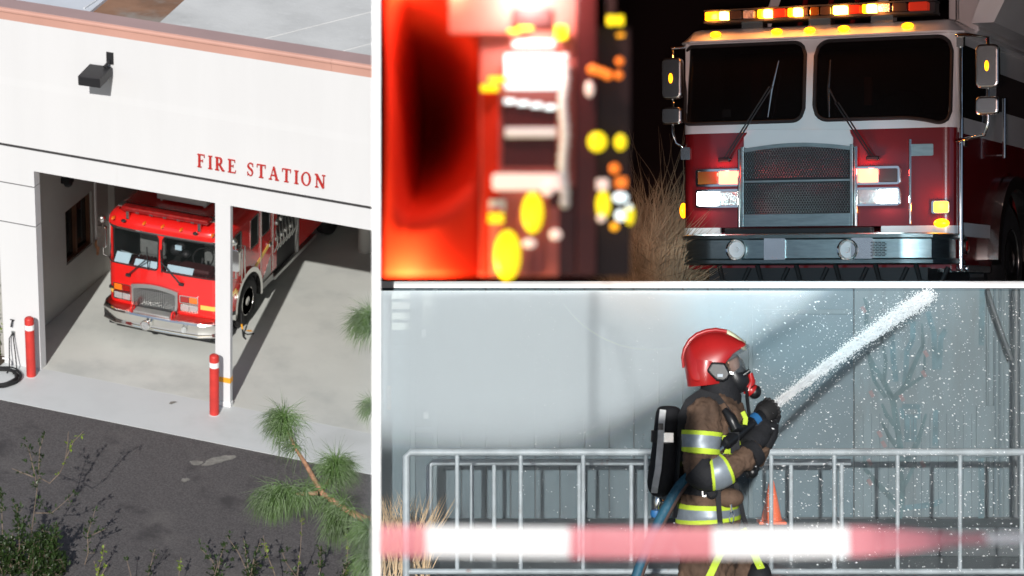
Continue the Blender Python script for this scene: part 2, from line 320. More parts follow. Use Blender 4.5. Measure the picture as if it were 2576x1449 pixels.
for ch in 'FIRE STATION':
    if ch == ' ': x += 0.48*SCX*kx; continue
    mb = MB()
    if ch == 'O':
        mb.ring([(x+p*SCX, 4.95+q*SCX) for p, q in oval(0.37, 0.5, 0.36, 0.52, 28)], [(x+p*SCX, 4.95+q*SCX) for p, q in oval(0.37, 0.5, 0.225, 0.455, 28)], 'y', -0.03, 0.0)
    for k, (pts, w) in enumerate(GL[ch][1]): poly_stroke(mb, pts, w, -0.03-0.0006*k, 0.0, x, SCX)
    mb.build('letter', 'letter_red', sg); x += (GL[ch][0]+0.10)*SCX*kx

# floodlight on the parapet wall
fl = thing('wall_floodlight', 'dark square floodlight tilted down on the white parapet wall', 'floodlight', (-2.40, 0.02, 6.85))
m = MB(); m.box(-2.47, -2.33, -0.02, 0.01, 6.70, 6.93); m.build('mount_plate', 'black_metal', fl, bevel=0.004)
m = MB(); m.tube([(-2.40, 0.0, 6.78), (-2.40, -0.12, 6.74), (-2.42, -0.2, 6.70)], 0.03, 10); m.build('arm', 'black_metal', fl, smooth=50)
M_ = Matrix.Translation((-2.53, -0.37, 6.57)) @ Matrix.Rotation(R_(4), 4, 'Z') @ Matrix.Rotation(R_(4), 4, 'X')
m = MB(); m.obox(M_, 0.215, 0.29, 0.092); m.build('housing', 'black_metal', fl, bevel=0.008)
M2 = M_ @ Matrix.Translation((0, 0, -0.094)); m = MB(); m.obox(M2, 0.18, 0.25, 0.003); m.build('lens', 'lens_clear', fl)

# bollards
def bollard(x, y, label, h=1.28):
    t = thing('bollard', label, 'bollard', (x, y, 0), 'red bollards in front of the bay')
    m = MB(); m.lathe([(0.093, 0), (0.093, h-0.03), (0.085, h-0.008), (0.06, h+0.012), (0.001, h+0.022)], (x, y, -0.004), (0, 0, 1), 26); m.build('pipe', 'bollard_red', t, smooth=35)
    m = MB(); m.lathe([(0.0955, h-0.25), (0.0955, h-0.14)], (x, y, 0), (0, 0, 1), 26); m.build('white_band', 'white_paint', t, smooth=35)
    m = MB(); m.lathe([(0.125, 0), (0.105, 0.008), (0.095, 0.012)], (x, y, -0.004), (0, 0, 1), 22); m.build('base_ring', 'concrete_apron', t, smooth=35)
bollard(-4.11, -0.30, 'red bollard with white band beside the left pillar')
bollard(-0.17, -0.37, 'red scuffed bollard with white band before the middle post')

# hose coil, tap and cables by the left pillar
t = thing('hose_coil', 'coil of black hose on the apron at the pillar foot', 'hose', (-4.62, -0.62, 0))
for k in range(9):
    m = MB(); r = 0.40-0.022*(k % 4); cx, cy, z = -4.62+random.uniform(-.03, .03), -0.66+random.uniform(-.03, .03), 0.016+0.026*(k//3)
    m.tube([(cx+r*math.cos(a*math.pi/20), cy+r*0.95*math.sin(a*math.pi/20), z+0.01*math.sin(a*.7+k)) for a in range(41)], 0.0155, 8, False); m.build('hose_turn', 'rubber', t, smooth=60)
t = thing('hanging_cables', 'two black cables hanging from a plug on the white pillar', 'cable', (-4.62, -0.03, 0.72))
m = MB(); m.box(-4.66, -4.58, -0.03, 0.0, 0.66, 0.76); m.build('plug_box', 'steel', t, bevel=0.004)
for k in (0, 1):
    m = MB(); x0 = -4.63+0.03*k
    m.tube([(x0, -0.03, 0.72), (x0-0.04+0.06*k, -0.10, 0.62), (x0-0.03+0.10*k, -0.14, 0.35), (x0+0.02+0.13*k, -0.25, 0.06), (x0+0.04+0.1*k, -0.4, 0.014)], 0.012, 8); m.build('cable', 'rubber', t, smooth=60)
t = thing('wall_tap', 'small dark wall tap on the white pillar above the cables', 'tap', (-4.62, -0.03, 0.98))
m = MB(); m.tube([(-4.62, 0, 0.98), (-4.62, -0.06, 0.98), (-4.62, -0.08, 0.94), (-4.63, -0.085, 0.88)], 0.016, 8); m.tube([(-4.66, -0.05, 1.02), (-4.58, -0.05, 1.02)], 0.011, 6); m.tube([(-4.62, -.05, .98), (-4.62, -.05, 1.02)], 0.008, 6)
m.build('spout', 'black_metal', t, smooth=60)
t = thing('pipe_stub', 'low pale pipe elbow at the foot of the left pillar', 'pipe', (-4.75, -0.1, 0))
m = MB(); m.tube([(-4.86, -0.06, 0.13), (-4.72, -0.07, 0.13), (-4.68, -0.08, 0.10), (-4.68, -0.09, 0.0)], 0.02, 8); m.build('elbow', 'white_paint', t, smooth=50)
# scrap on the apron
p = gp(434, 1014); t = MB(); t.add([(p.x-.06, p.y-.05, .004), (p.x+.0, p.y-.07, .012), (p.x+.07, p.y+.06, .02), (p.x-.01, p.y+.08, .004), (p.x-.05, p.y+.02, .016)], [(0, 1, 4), (1, 2, 3, 4)])
tag(t.build('dry_leaf', 'patch'), 'curled grey dead leaf lying on the concrete apron', 'leaf')
# ================================================================== shared cab geometry
def mk_fp(hw, r, bow=0.0):
    def fp(s, off=0.0):
        a = abs(s); sg = 1 if s >= 0 else -1; st = hw-r; L = r*math.pi/2
        if a <= st: x, y, nx, ny = a, 0.0, 0.0, -1.0
        elif a <= st+L: t = (a-st)/r; x, y, nx, ny = st+r*math.sin(t), r-r*math.cos(t), math.sin(t), -math.cos(t)
        else: x, y, nx, ny = hw, r+(a-st-L), 1.0, 0.0
        y += bow*(min(a, hw)/hw)**2
        return (sg*(x+nx*off), y+ny*off)
    return fp
def fn(v): return v if callable(v) else (lambda s: v)
def wrap(mb, fp, s0, s1, z0, z1, off, th, n=24, rake=lambda z: 0.0, nz=1):
    """sheet of thickness th that hugs the cab front between s0..s1 and z0(s)..z1(s)"""
    z0, z1 = fn(z0), fn(z1); secs = []
    for k in range(n+1):
        s = s0+(s1-s0)*k/n; a, b = z0(s), z1(s); col = []
        for o, rg in ((off, range(nz+1)), (off-th, range(nz, -1, -1))):
            x, y = fp(s, o)
            for j in rg: z = a+(b-a)*j/nz; col.append((x, y+rake(z), z))
        secs.append(col)
    mb.loft(secs); return mb
def winz(s0, s1, zb, zt, r):
    """rounded-rectangle opening: lower and upper edge as functions of s"""
    zb, zt = fn(zb), fn(zt)
    def d(s):
        e = min(s-s0, s1-s)
        if e >= r: return 0.0
        e = max(e, 0.0); return r-math.sqrt(max(r*r-(r-e)**2, 0))
    return (lambda s: zb(s)+d(s)), (lambda s: zt(s)-d(s))
def outline(fp, off, smax, n=40): return [fp(-smax+2*smax*k/n, off) for k in range(n+1)]
def wheel(parent, x, y, z, R, side, rim_r, wdt=0.30, hub='chrome'):
    """tyre and rim on an axle along x; side = +1 faces +x"""
    t = MB(); prof = [(rim_r, -wdt*.5), (R*.86, -wdt*.5), (R*.97, -wdt*.40), (R, -wdt*.28), (R, wdt*.28), (R*.97, wdt*.40), (R*.86, wdt*.5), (rim_r, wdt*.5)]
    t.lathe(prof, (x, y, z), (side, 0, 0), 40); ty = t.build('tyre', 'rubber', parent, smooth=40)
    t = MB(); t.lathe([(rim_r*1.01, wdt*.50), (rim_r*.96, wdt*.52), (rim_r*.90, wdt*.30), (rim_r*.62, wdt*.12), (rim_r*.45, wdt*.14), (rim_r*.40, wdt*.46), (rim_r*.30, wdt*.52), (.002, wdt*.53)], (x, y, z), (side, 0, 0), 36)
    for k in range(10):
        a = 2*math.pi*k/10; t.lathe([(.024, 0), (.024, wdt*.25), (.012, wdt*.28)], (x+side*wdt*.10, y+rim_r*.54*math.cos(a), z+rim_r*.54*math.sin(a)), (side, 0, 0), 8)
    t.build('rim', hub, ty, smooth=40)
def lampbox(parent, fp, s0, s1, z0, z1, lens, off=0.0, frame='chrome', rake=lambda z: 0.0):
    """bezel with lenses in a row; fp gives position at the middle, the box is flat"""
    sm = (s0+s1)/2; (x, y) = fp(sm, off); x2, y2 = fp(sm+.01, off); ang = math.atan2(y2-y, x2-x); y += rake((z0+z1)/2)
    M = Matrix.Translation((x, y, 0)) @ Matrix.Rotation(ang, 4, 'Z'); w = (s1-s0)/2
    def put(mb, name, ma, par, **k): mb.v = [tuple(M @ Vector(v)) for v in mb.v]; return mb.build(name, ma, par, **k)
    m = MB(); m.ring(rrect(-w, w, z0, z1, .022), rrect(-w+.016, w-.016, z0+.016, z1-.016, .014), 'y', -.034, .012); m.prism(rrect(-w+.004, w-.004, z0+.004, z1-.004, .018), 'y', -.006, .012)
    bz = put(m, 'lamp_bezel', frame, parent, smooth=40)
    n = len(lens); g = .014
    for k, ma in enumerate(lens):
        a = -w+.02+(2*w-.04)*k/n+g/2*(k > 0); b = -w+.02+(2*w-.04)*(k+1)/n-g/2*(k < n-1)
        m = MB(); m.prism(rrect(a, b, z0+.02, z1-.02, .012), 'y', -.030, -.008); put(m, 'lamp_lens', ma, bz, bevel=.004)
    return bz

# ================================================================== LEFT: red fire engine in the bay
E1 = thing('fire_engine', 'bright red fire engine with chrome bumper parked nose out in the station bay', 'fire engine', (-2.375, 2.1, 0), local=True)
HW = 1.265; fp = mk_fp(HW, 0.22, 0.06); rk = lambda z: max(0, z-1.5)*0.09
SF = HW-0.22+0.22*math.pi/2; SB = SF+2.7          # s at the corner's end, s at the cab's back
PIL = -0.06
wL = winz(-SF+0.02, PIL-0.045, 1.56, 2.30, 0.07); wR = winz(PIL+0.045, SF-0.02, 1.56, 2.30, 0.07)
def lo(s): return wL[0](s) if s < PIL-.045 and s > -SF+.02 else (wR[0](s) if PIL+.045 < s < SF-.02 else 1.93)
def hi(s): return wL[1](s) if s < PIL-.045 and s > -SF+.02 else (wR[1](s) if PIL+.045 < s < SF-.02 else 1.93)
m = MB(); N = 150
wrap(m, fp, -SF, SF, 0.62, lo, 0, .04, N, rk, 3); wrap(m, fp, -SF, SF, hi, 2.36, 0, .04, N, rk, 2)
# sides of the cab with the wheel arch cut in
for sgn in (-1, 1):
    def arch(s):
        y = fp(abs(s))[1]; d = abs(y-1.36); return 0.62 if d > .70 else .55+math.sqrt(.70**2-d*d)
    n0 = 60; a, b = (SF, SB) if sgn > 0 else (-SB, -SF)
    wrap(m, fp, a, b, lambda s: max(.62, arch(s)), 2.36, 0, .05, n0, lambda z: 0, 1)
cb = m.build('cab_body', 'engine_red', E1, smooth=30)
m = MB(); o_ = [outline(fp, d, SB) for d in (0.0, .045, .05, .03, -.05, -.16, -.40)]
m.loft([[(x, y+(rk(2.36) if y < 1 else 0), z) for x, y in q] for q, z in zip(o_, (2.34, 2.36, 2.43, 2.52, 2.595, 2.635, 2.65))]); rf = m.build('roof', 'engine_red', E1, smooth=35)
m = MB(); wrap(m, fp, -SF, SF, 2.325, 2.36, .03, .03, 60, rk); m.build('brow_trim', 'chrome', rf, smooth=40)
m = MB(); m.box(-1.2, 1.2, 2.55, 2.75, .7, 2.3); m.build('cab_back', 'maroon', E1)
m = MB(); m.box(-1.22, 1.22, .06, 2.6, .95, 1.0); m.build('cab_floor', 'rubber', E1)
for nm, w, s0, s1 in (('windshield', wL, -SF+.02, PIL-.045), ('windshield', wR, PIL+.045, SF-.02)):
    m = MB(); wrap(m, fp, s0, s1, w[0], w[1], -.012, .006, 40, rk); gl = m.build(nm, 'glass', E1, smooth=40)
    m = MB(); q = []                                       # rubber gasket round the opening
    for k in range(41): s = s0+(s1-s0)*k/40; q.append((s, w[0](s)))
    for k in range(40, -1, -1): s = s0+(s1-s0)*k/40; q.append((s, w[1](s)))
    pts = []
    for s, z in q: x, y = fp(s, .004); pts.append((x, y+rk(z), z))
    m.tube(pts+[pts[0]], .014, 6, False); m.build('gasket', 'rubber', gl, smooth=60)
# interior: ribbed dash cover, seats, sheets of paper, wheel
m = MB(); m.box(-1.18, 1.18, .10, .62, 1.30, 1.50)
for k in range(30): m.tube([(-1.14+.078*k, .08, 1.52), (-1.14+.078*k, .30, 1.57), (-1.14+.078*k, .62, 1.52)], .03, 6)
m.build('dashboard', 'maroon', E1, smooth=50)
m = MB(); m.box(.25, .95, .16, .5, 1.54, 1.66); m.build('instrument_cowl', 'maroon', E1, bevel=.05, segs=3)
for x in (-.72, .72):
    m = MB(); m.box(x-.28, x+.28, 1.05, 1.2, 1.35, 2.15).box(x-.28, x+.28, .75, 1.2, 1.2, 1.36); m.build('seat', 'grey_seat', E1, bevel=.05, segs=3)
m = MB(); m.tube([(.62+.22*math.cos(a*math.pi/12), .62+.10*math.sin(a*math.pi/12), 1.72+.17*math.sin(a*math.pi/12)) for a in range(25)], .016, 6, False); m.tube([(.62, .62, 1.72), (.62, .5, 1.5)], .03, 6); m.build('steering_wheel', 'rubber', E1, smooth=60)
for x0, x1, tilt in ((-1.10, -.78, .10), (-.66, -.10, .04), (.05, .62, .04)):
    m = MB(); m.loft([[(x0, .07, 1.56), (x1, .07, 1.56), (x1, .07+.02, 1.575), (x0, .07+.02, 1.575)], [(x0, .12+tilt, 1.62+tilt), (x1, .12+tilt, 1.62+tilt), (x1, .13+tilt, 1.625+tilt), (x0, .13+tilt, 1.625+tilt)]]); m.build('paper', 'paper_blue', E1)
m = MB(); m.tube([(-.98, .16, 1.80), (-.55, .12, 1.765)], .014, 6); m.build('visor_rod', 'chrome', E1)
m = MB(); m.ell((.18, .5, 1.95), .1, .08, .09).ell((.05, .55, 1.82), .12, .1, .12).ell((.3, .5, 1.8), .1, .1, .08); m.build('radio_gear', 'black_metal', E1, smooth=60)
m = MB(); m.box(.10, .24, .40, .43, 1.90, 2.0); m.build('sticker', 'paper_blue', E1)
m = MB()
for sd in (-1, 1): m.box(sd*1.19-.012, sd*1.19+.012, .28, 2.55, 1.0, 2.33)
m.box(-1.2, 1.2, .16, 2.55, 2.315, 2.335); m.build('cab_lining', 'black_metal', E1)
# wipers
for (bx, bz, tx, tz) in ((-.75, 1.36, -.32, 1.80), (.42, 1.37, -.02, 1.80)):
    wv = MB(); y0 = lambda z: -.05+rk(z)
    for dx in (-.012, .012): bar(wv, (bx+dx, y0(bz), bz), (tx+dx, y0(tz)-.02, tz), .008, 6)
    wp = wv.build('wiper_arm', 'black_metal', E1, smooth=60)
    wv = MB(); bar(wv, (tx+.02, y0(tz)-.01, tz-.24), (tx-.0, y0(tz)-.01, tz+.26), .012, 6); wv.build('wiper_blade', 'rubber', wp)
    wv = MB(); wv.box(bx-.05, bx+.05, -.05, .02, bz-.03, bz+.02); wv.build('wiper_pivot', 'black_metal', wp, bevel=.01)
# grille
gx0, gx1, gz0 = -.66, .36, .68
gt = lambda x: 1.17+.10*math.cos((x+.15)*2.4)-.01
m = MB(); po_ = [(gx0, gz0), (gx1, gz0)]+[(gx1-(gx1-gx0)*k/16, gt(gx1-(gx1-gx0)*k/16)) for k in range(17)]
pi_ = [(gx0+.05, gz0+.03), (gx1-.05, gz0+.03)]+[(gx1-.05-(gx1-gx0-.1)*k/16, gt(gx1-(gx1-gx0)*k/16)-.085) for k in range(17)]
m.ring(po_, pi_, 'y', -.075, .02); gr = m.build('grille', 'steel', E1, smooth=40)
m = MB(); m.prism(pi_, 'y', -.008, .0); m.build('grille_back', 'black_metal', gr)
gm = MB()
for k in range(22):
    x = gx0+.05+(gx1-gx0-.1)*(k+.5)/22; gm.box(x-.0055, x+.0055, -.052, -.040, gz0+.03, gt(x)-.08)
for k in range(14):
    z = gz0+.04+k*.034
    if z < gt(gx0)-.08: gm.box(gx0+.05, gx1-.05, -.060, -.052, z-.005, z+.005)
gm.build('grille_mesh', 'steel', gr)
m = MB()
for k in range(7): bar(m, (gx0+.1+.12*k, -.03, gz0+.06), (gx0+.16+.12*k, -.03, gz0+.12+.05*(k % 3)), .02, 6)
m.build('hose_bits', 'rubber', gr)
# lamps
for s0, s1, up in ((-1.10, -.70, ('amber', 'lens_red')), (.36+.02, .78, ('lens_red', 'amber'))):
    lampbox(E1, fp, s0, s1, .955, 1.125, up); lampbox(E1, fp, s0, s1, .765, .940, ('lens_clear', 'lens_clear'))
for a, b in ((-SF+.02, -1.12), (.82, SF-.02)):
    m = MB(); wrap(m, fp, a, b, .86, .955, .004, .006, 14); m.build('yellow_stripe', 'stripe_yellow', E1, smooth=60)
# bumper: swept chrome channel with red tread plate on top
bf = mk_fp(.965, .03, .04); BS = .935+.03*math.pi/2
prof = [(.34, .37), (.36, .40), (.345, .43), (.345, .62), (.36, .65), (.34, .685), (.30, .685), (.30, .37)]
m = MB(); secs = []
for k in range(61):
    s = -BS-.22+2*(BS+.22)*k/60; secs.append([(*bf(s, o-.0), z) for o, z in prof])
m.loft(secs); bu = m.build('bumper', 'chrome', E1, smooth=35)
m = MB(); secs = []
for k in range(41):
    s = -BS-.1+2*(BS+.1)*k/40; a = bf(s, .30); b = bf(s, .02); secs.append([(*a, .676), (*a, .688), (b[0], b[1], .688), (b[0], b[1], .676)])
m.loft(secs); m.build('tread_plate', 'tread_red', bu)
m = MB(); m.box(-.52, .30, -.30, -.10, .685, .735); m.build('siren_deck', 'tread', bu, bevel=.01)
for x in (-.56, .33):
    m = MB(); m.tube([(x, -.24+.08*math.sin(a*math.pi/8), .75+.07*math.cos(a*math.pi/8)) for a in range(-1, 17)], .022, 8); m.build('tow_eye', 'engine_red', bu, smooth=60)
m = MB(); m.lathe([(.075, -.02), (.08, .10), (.085, .12), (.105, .13), (.11, .16), (.10, .185), (.085, .187), (.083, .178), (.06, .178), (.058, .187), (.03, .187), (.028, .18), (.002, .18)], (-.16, -.34, .53), (0, -1, .12), 32); m.build('siren', 'chrome', bu, smooth=35)
m = MB(); m.lathe([(.05, 0), (.062, .01), (.062, .03), (.05, .04), (.03, .03), (.002, .035)], (.62, -.335, .53), (0, -1, 0), 24); m.build('fog_lamp', 'lens_clear', bu, smooth=35)
m = MB(); m.box(-1.1, 1.1, -.2, 2.4, .30, .55); m.ell((.1, -.1, .33), .2, .15, .08); m.build('chassis', 'black_metal', E1)
# roof kit
m = MB(); m.prism([(x, z) for x, z in rrect(-.95, .95, 2.69, 2.80, .045)], 'y', .10, .36); lb = m.build('light_bar', 'bar_red', E1, bevel=.03, segs=3)
for x in (-.78, .78):
    m = MB(); m.box(x-.03, x+.03, .06, .12, 2.56, 2.72); m.build('bar_bracket', 'steel', lb)
m = MB()
for k in range(5): x = -.6+.3*k; m.box(x-.012, x+.012, .092, .1, 2.69, 2.73).box(x+.03, x+.05, .092, .1, 2.69, 2.73)
tag(m.build('bar_clip', 'steel', lb), kind='stuff')
for x in (-1.08, -.40, 0.0, .40, 1.08):
    m = MB(); m.ell((x, .045, 2.54), .03, .085, .035); m.build('marker_lamp', 'amber', rf, smooth=60)
for x in (-.84, .72):
    m = MB(); m.ell((x, .0, 2.535), .05, .05, .03); m.build('roof_knob', 'black_metal', rf, smooth=60)
m = MB(); m.box(-1.15, 1.15, .40, .62, 2.645, 2.665); m.build('roof_tread', 'tread', E1)
m = MB(); m.box(-.55, .55, .95, 1.75, 2.69, 2.93); m.box(-.5, -.45, 1.0, 1.7, 2.6, 2.7); m.box(.45, .5, 1.0, 1.7, 2.6, 2.7); ac = m.build('roof_cooler', 'ac_white', E1, bevel=.03)
for x in (-.27, .27):
    m = MB(); m.lathe([(.21, 0), (.21, .012), (.002, .012)], (x, 1.35, 2.925), (0, 0, 1), 24); m.build('fan_grille', 'black_metal', ac)
# side facing the second bay
X = HW
m = MB(); m.prism([(1.36+.72*math.cos(R_(a)), .55+.72*math.sin(R_(a))) for a in range(-10, 191, 8)]+[(1.36+.62*math.cos(R_(a)), .55+.62*math.sin(R_(a))) for a in range(190, -11, -8)], 'x', X-.05, X+.06); m.build('fender_trim', 'chrome', E1, smooth=40)
m = MB(); m.lathe([(.60, 0), (.60, .25)], (X-.32, 1.36, .55), (1, 0, 0), 24); m.build('wheel_well', 'black_metal', E1)
for sd in (-1, 1): wheel(E1, sd*(X-.13), 1.36, .545, .545, sd, .30)
m = MB(); m.box(X-.35, X+.03, 2.10, 2.72, .46, .60); m.build('cab_step', 'tread', E1)
for y0, y1, z0, z1 in ((.70, 1.02, 1.62, 2.25), (1.55, 1.92, 1.66, 2.28), (2.15, 2.55, 1.7, 2.28)):
    m = MB(); m.ring(rrect(y0-.03, y1+.03, z0-.03, z1+.03, .06), rrect(y0, y1, z0, z1, .05), 'x', X, X+.012); sf = m.build('side_window_frame', 'chrome', E1, smooth=40)
    m = MB(); m.prism(rrect(y0, y1, z0, z1, .05), 'x', X-.002, X+.006); m.build('side_window', 'dark_glass', sf)
for y in (2.06, 2.72):
    m = MB(); m.tube([(X+.012, y, .66), (X+.012, y, 2.3)], .012, 6); m.build('door_edge', 'chrome', E1)
for y0 in (.92,):
    m = MB()
    for yy in (y0, y0+.17): m.tube([(X, yy, 1.2), (X+.07, yy, 1.2), (X+.07, yy, 1.92), (X, yy, 1.92)], .014, 8)
    m.box(X+.0, X+.02, y0, y0+.17, 1.3, 1.85); m.build('grab_rail', 'chrome', E1, smooth=50)
m = MB(); m.prism([(1.75, 1.06), (2.62, 1.30), (2.62, 1.40), (1.75, 1.16)], 'x', X, X+.006); m.build('side_stripe', 'stripe_yellow', E1); m = MB(); m.prism([(.35, .93), (.8, .98), (.8, 1.08), (.35, 1.03)], 'x', X, X+.006); m.build('side_stripe', 'stripe_yellow', E1)
m = MB(); m.box(X, X+.05, 2.48, 2.62, 1.30, 1.38); m.build('door_handle', 'chrome', E1, bevel=.01)
m = MB(); m.prism([(2.12, .60), (2.66, .60), (2.66, 1.05)], 'x', X, X+.007); m.build('side_tread', 'tread', E1)
for sd in (-1, 1):
    m = MB(); m.prism(rrect(sd*1.46-.10, sd*1.46+.10, 1.72, 2.2, .05), 'y', .25, .33); mi = m.build('mirror', 'chrome', E1, bevel=.01)
    m = MB(); m.tube([(sd*1.24, .3, 2.32), (sd*1.46, .32, 2.34), (sd*1.46, .32, 1.55), (sd*1.24, .3, 1.5)], .014, 8); m.build('mirror_arm', 'chrome', mi, smooth=50)
    m = MB(); m.ell((sd*1.44, .24, 2.38), .09, .08, .09); m.build('spot_mirror', 'chrome', mi, smooth=60)
# pump panel and body behind the cab
m = MB(); m.box(-X+.02, X-.03, 2.76, 4.1, .45, 2.9); pp_ = m.build('pump_panel', 'black_metal', E1)
m = MB()
for k in range(16):
    y, z = 2.95+.27*(k % 4)+random.uniform(-.04, .04), 1.3+.38*(k//4); m.lathe([(.07, 0), (.07, .05), (.05, .08), (.002, .08)], (X-.04, y, z), (1, 0, 0), 14)
for k in range(7): m.tube([(X-.02, 2.85+.17*k, 1.0), (X+.05, 2.9+.17*k, 1.2), (X-.02, 2.95+.17*k, 1.6)], .018, 6)
tag(m.build('pump_fitting', 'steel', pp_, smooth=40), kind='stuff')
m = MB(); m.box(X-.03, X+.04, 4.1, 4.16, .5, 2.9); m.build('corner_tread', 'tread', E1)
m = MB(); m.box(-X, X, 4.16, 8.2, .55, 2.9); bd = m.build('engine_body', 'engine_red', E1, bevel=.02)
m = MB(); m.box(X-.3, X+.05, 2.76, 5.2, .42, .50); m.build('running_board', 'tread', E1)
for k in range(3):
    m = MB(); m.box(X, X+.014, 4.3+1.25*k, 5.45+1.25*k, 1.25, 2.7); m.build('locker_door', 'steel', bd)
for sd in (-1, 1): wheel(E1, sd*(X-.13), 6.4, .545, .545, sd, .30)
m = MB(); m.box(-.8, .8, 4.2, 8.1, 2.9, 3.05); m.build('hose_bed', 'black_metal', E1)
# chocks at the wheel
t = thing('wheel_chock_strap', 'black and yellow strap lying by the engine front wheel', 'strap', (-1.02, 3.05, 0))
m = MB(); m.tube([(-1.02, 2.95, .5), (-1.0, 2.93, .25), (-.98, 2.95, .08), (-.9, 3.0, .02), (-.8, 3.1, .014)], .014, 6); m.tube([(-1.0, 2.98, .12), (-.93, 2.86, .03), (-.85, 2.8, .012)], .018, 6); m.build('strap', 'rubber', t, smooth=60)
m = MB(); m.tube([(-1.0, 2.93, .27), (-.985, 2.94, .16)], .02, 8); m.build('buckle', 'orange_tape', t, smooth=50)
p = gp(627, 832); m = MB(); m.add(blob(p.x, p.y, .07, .035, .4, .004, seed=5), [tuple(range(26))]); tag(m.build('orange_mark', 'orange_tape'), 'small orange paint mark on the floor near the front wheel', 'mark')
# ================================================================== LEFT: vegetation
CUR[0] = 'L'
def cp(u, v, d): return STAGE @ Vector(((u-1288)/FPX*d, d, -(v-724)/FPX*d))
def leaf(mb, p, d, L, w, up):
    d = d.normalized(); s = d.cross(up)
    if s.length < 1e-3: s = Vector((1, 0, 0))
    s.normalize(); n = s.cross(d).normalized()
    mb.add([p, p+d*L*.5+s*w*.5+n*L*.06, p+d*L, p+d*L*.5-s*w*.5+n*L*.06], [(0, 1, 2, 3)])
def rv(r): return Vector((r.gauss(0, 1), r.gauss(0, 1), r.gauss(0, 1))).normalized()
def along(pts, t):
    k = min(int(t*(len(pts)-1)), len(pts)-2); f = t*(len(pts)-1)-k; return pts[k].lerp(pts[k+1], f), (pts[k+1]-pts[k]).normalized()
def shrub(label, d, stems, seed, size=.095, newtips=True):
    """stems: (pixel polyline, leaf density, share of the stem from which leaves start, new growth?)"""
    r = random.Random(seed); root = cp(stems[0][0][0][0], 1500, d); root.z = -0.05
    t = thing('shrub', label, 'shrub', tuple(root), 'leafy shrubs growing in front of the road')
    st_, lf, nf = MB(), MB(), MB(); Z = Vector((0, 0, 1))
    for pts, dens, t0, new in stems:
        P = [cp(u, v, d+r.uniform(-.15, .15)) for u, v in pts]
        if pts[0][1] > 1430: P = [Vector((P[0].x*.7+root.x*.3, P[0].y*.7+root.y*.3, -.05))]+P
        n = len(P); st_.tube(P, [.014-.010*k/(n-1) for k in range(n)] if pts[0][1] > 1430 else [.010-.006*k/(n-1) for k in range(n)], 5)
        Lp = sum((P[k+1]-P[k]).length for k in range(n-1))
        for q in range(int(dens*Lp*9)):
            tt = t0+(1-t0)*r.random(); p, dr = along(P, tt); p2 = p
            if not new and r.random() < .55:
                p2 = p+(rv(r)+dr*.4).normalized()*r.uniform(.04, .24)*(1.15-.6*tt)
                if r.random() < .5: st_.tube([p, p2], .003, 4)
            for _ in range(3):
                leaf(nf if new else lf, p2+rv(r)*.02, rv(r)+dr*.6+Z*.25, size*r.uniform(.6, 1.15)*(.75 if new else 1), size*.42, Z)
    st_.build('stem', 'twig', t)
    if lf.v: tag(lf.build('foliage', 'leaf', t), kind='stuff')
    if nf.v: tag(nf.build('new_foliage', 'leaf_new', t), kind='stuff')
rr_ = random.Random(3)
dense = []
for k in range(26):
    u = rr_.uniform(-10, 165); v = rr_.uniform(1270, 1400) if u < 90 else rr_.uniform(1310, 1420)
    dense.append(([(u*.6+40, 1500), (u*.8+15, 1460), (u+rr_.uniform(-8, 8), (1449+v)/2), (u, v)], 7.0, .25, False))
shrub('large dark leafy shrub with tall bare sapling stems, bottom left', 40.6,
      dense+[([(60, 1500), (68, 1449), (75, 1380), (84, 1300), (94, 1222), (97, 1180)], 1.0, .45, False),
             ([(94, 1222), (80, 1160), (72, 1128), (64, 1118)], 1.2, .2, False), ([(97, 1185), (100, 1130), (110, 1095)], 1.6, .2, False), ([(85, 1200), (60, 1190), (30, 1178)], 1.2, .2, False),
             ([(97, 1200), (125, 1215), (150, 1190), (162, 1165), (170, 1120), (172, 1085)], .5, .3, True), ([(164, 1155), (185, 1110), (210, 1085)], 1.4, .3, True), ([(84, 1290), (130, 1290), (160, 1265), (188, 1238)], 1.2, .3, False),
             ([(10, 1449), (5, 1300), (3, 1235)], 2.2, .3, False)], 1)
shrub('thin bare shrub with curved dark stems beside the large one', 41.0, [([(190, 1500), (205, 1449), (222, 1390), (220, 1345), (240, 1280)], .9, .55, False), ([(222, 1350), (265, 1330)], 1.2, .3, False)], 2)
shrub('short yellow green seedling right of the thin shrub', 40.7, [([(245, 1500), (245, 1440), (258, 1400), (264, 1368)], 1.6, .2, True), ([(248, 1445), (236, 1410)], 2, .1, True), ([(255, 1449), (272, 1415)], 2, .1, True)], 3)
shrub('small sparse seedling near the middle of the lower edge', 40.5, [([(320, 1500), (330, 1449), (318, 1405)], 1.0, .4, False), ([(375, 1500), (372, 1449), (390, 1380)], 1.6, .3, False), ([(452, 1500), (450, 1449), (455, 1400)], 1.4, .3, True)], 4)
shrub('bushy small shrub with upright tips left of the pine', 40.9, [([(545, 1500), (545, 1449), (535, 1410), (505, 1380)], 2.2, .2, False), ([(545, 1449), (555, 1400), (565, 1372)], 3.4, .1, False), ([(540, 1449), (548, 1415)], 3.4, .0, False)], 5)
shrub('bushy small shrub with several tips below the pine branch', 40.7, [([(625, 1500), (628, 1449), (620, 1400), (612, 1352)], 3.6, .1, False), ([(628, 1449), (600, 1390), (572, 1350)], 1.4, .3, False), ([(630, 1449), (640, 1400), (652, 1370)], 3.2, .1, False), ([(628, 1449), (635, 1425), (650, 1415)], 3.4, 0, False)], 6)
shrub('long bare sprig leaning left under the pine branch', 40.4, [([(705, 1500), (690, 1440), (670, 1390), (662, 1346)], .8, .35, True), ([(745, 1500), (748, 1449), (756, 1380), (760, 1300)], .9, .2, True), ([(745, 1449), (720, 1415), (708, 1385)], 1.2, .2, False)], 7)
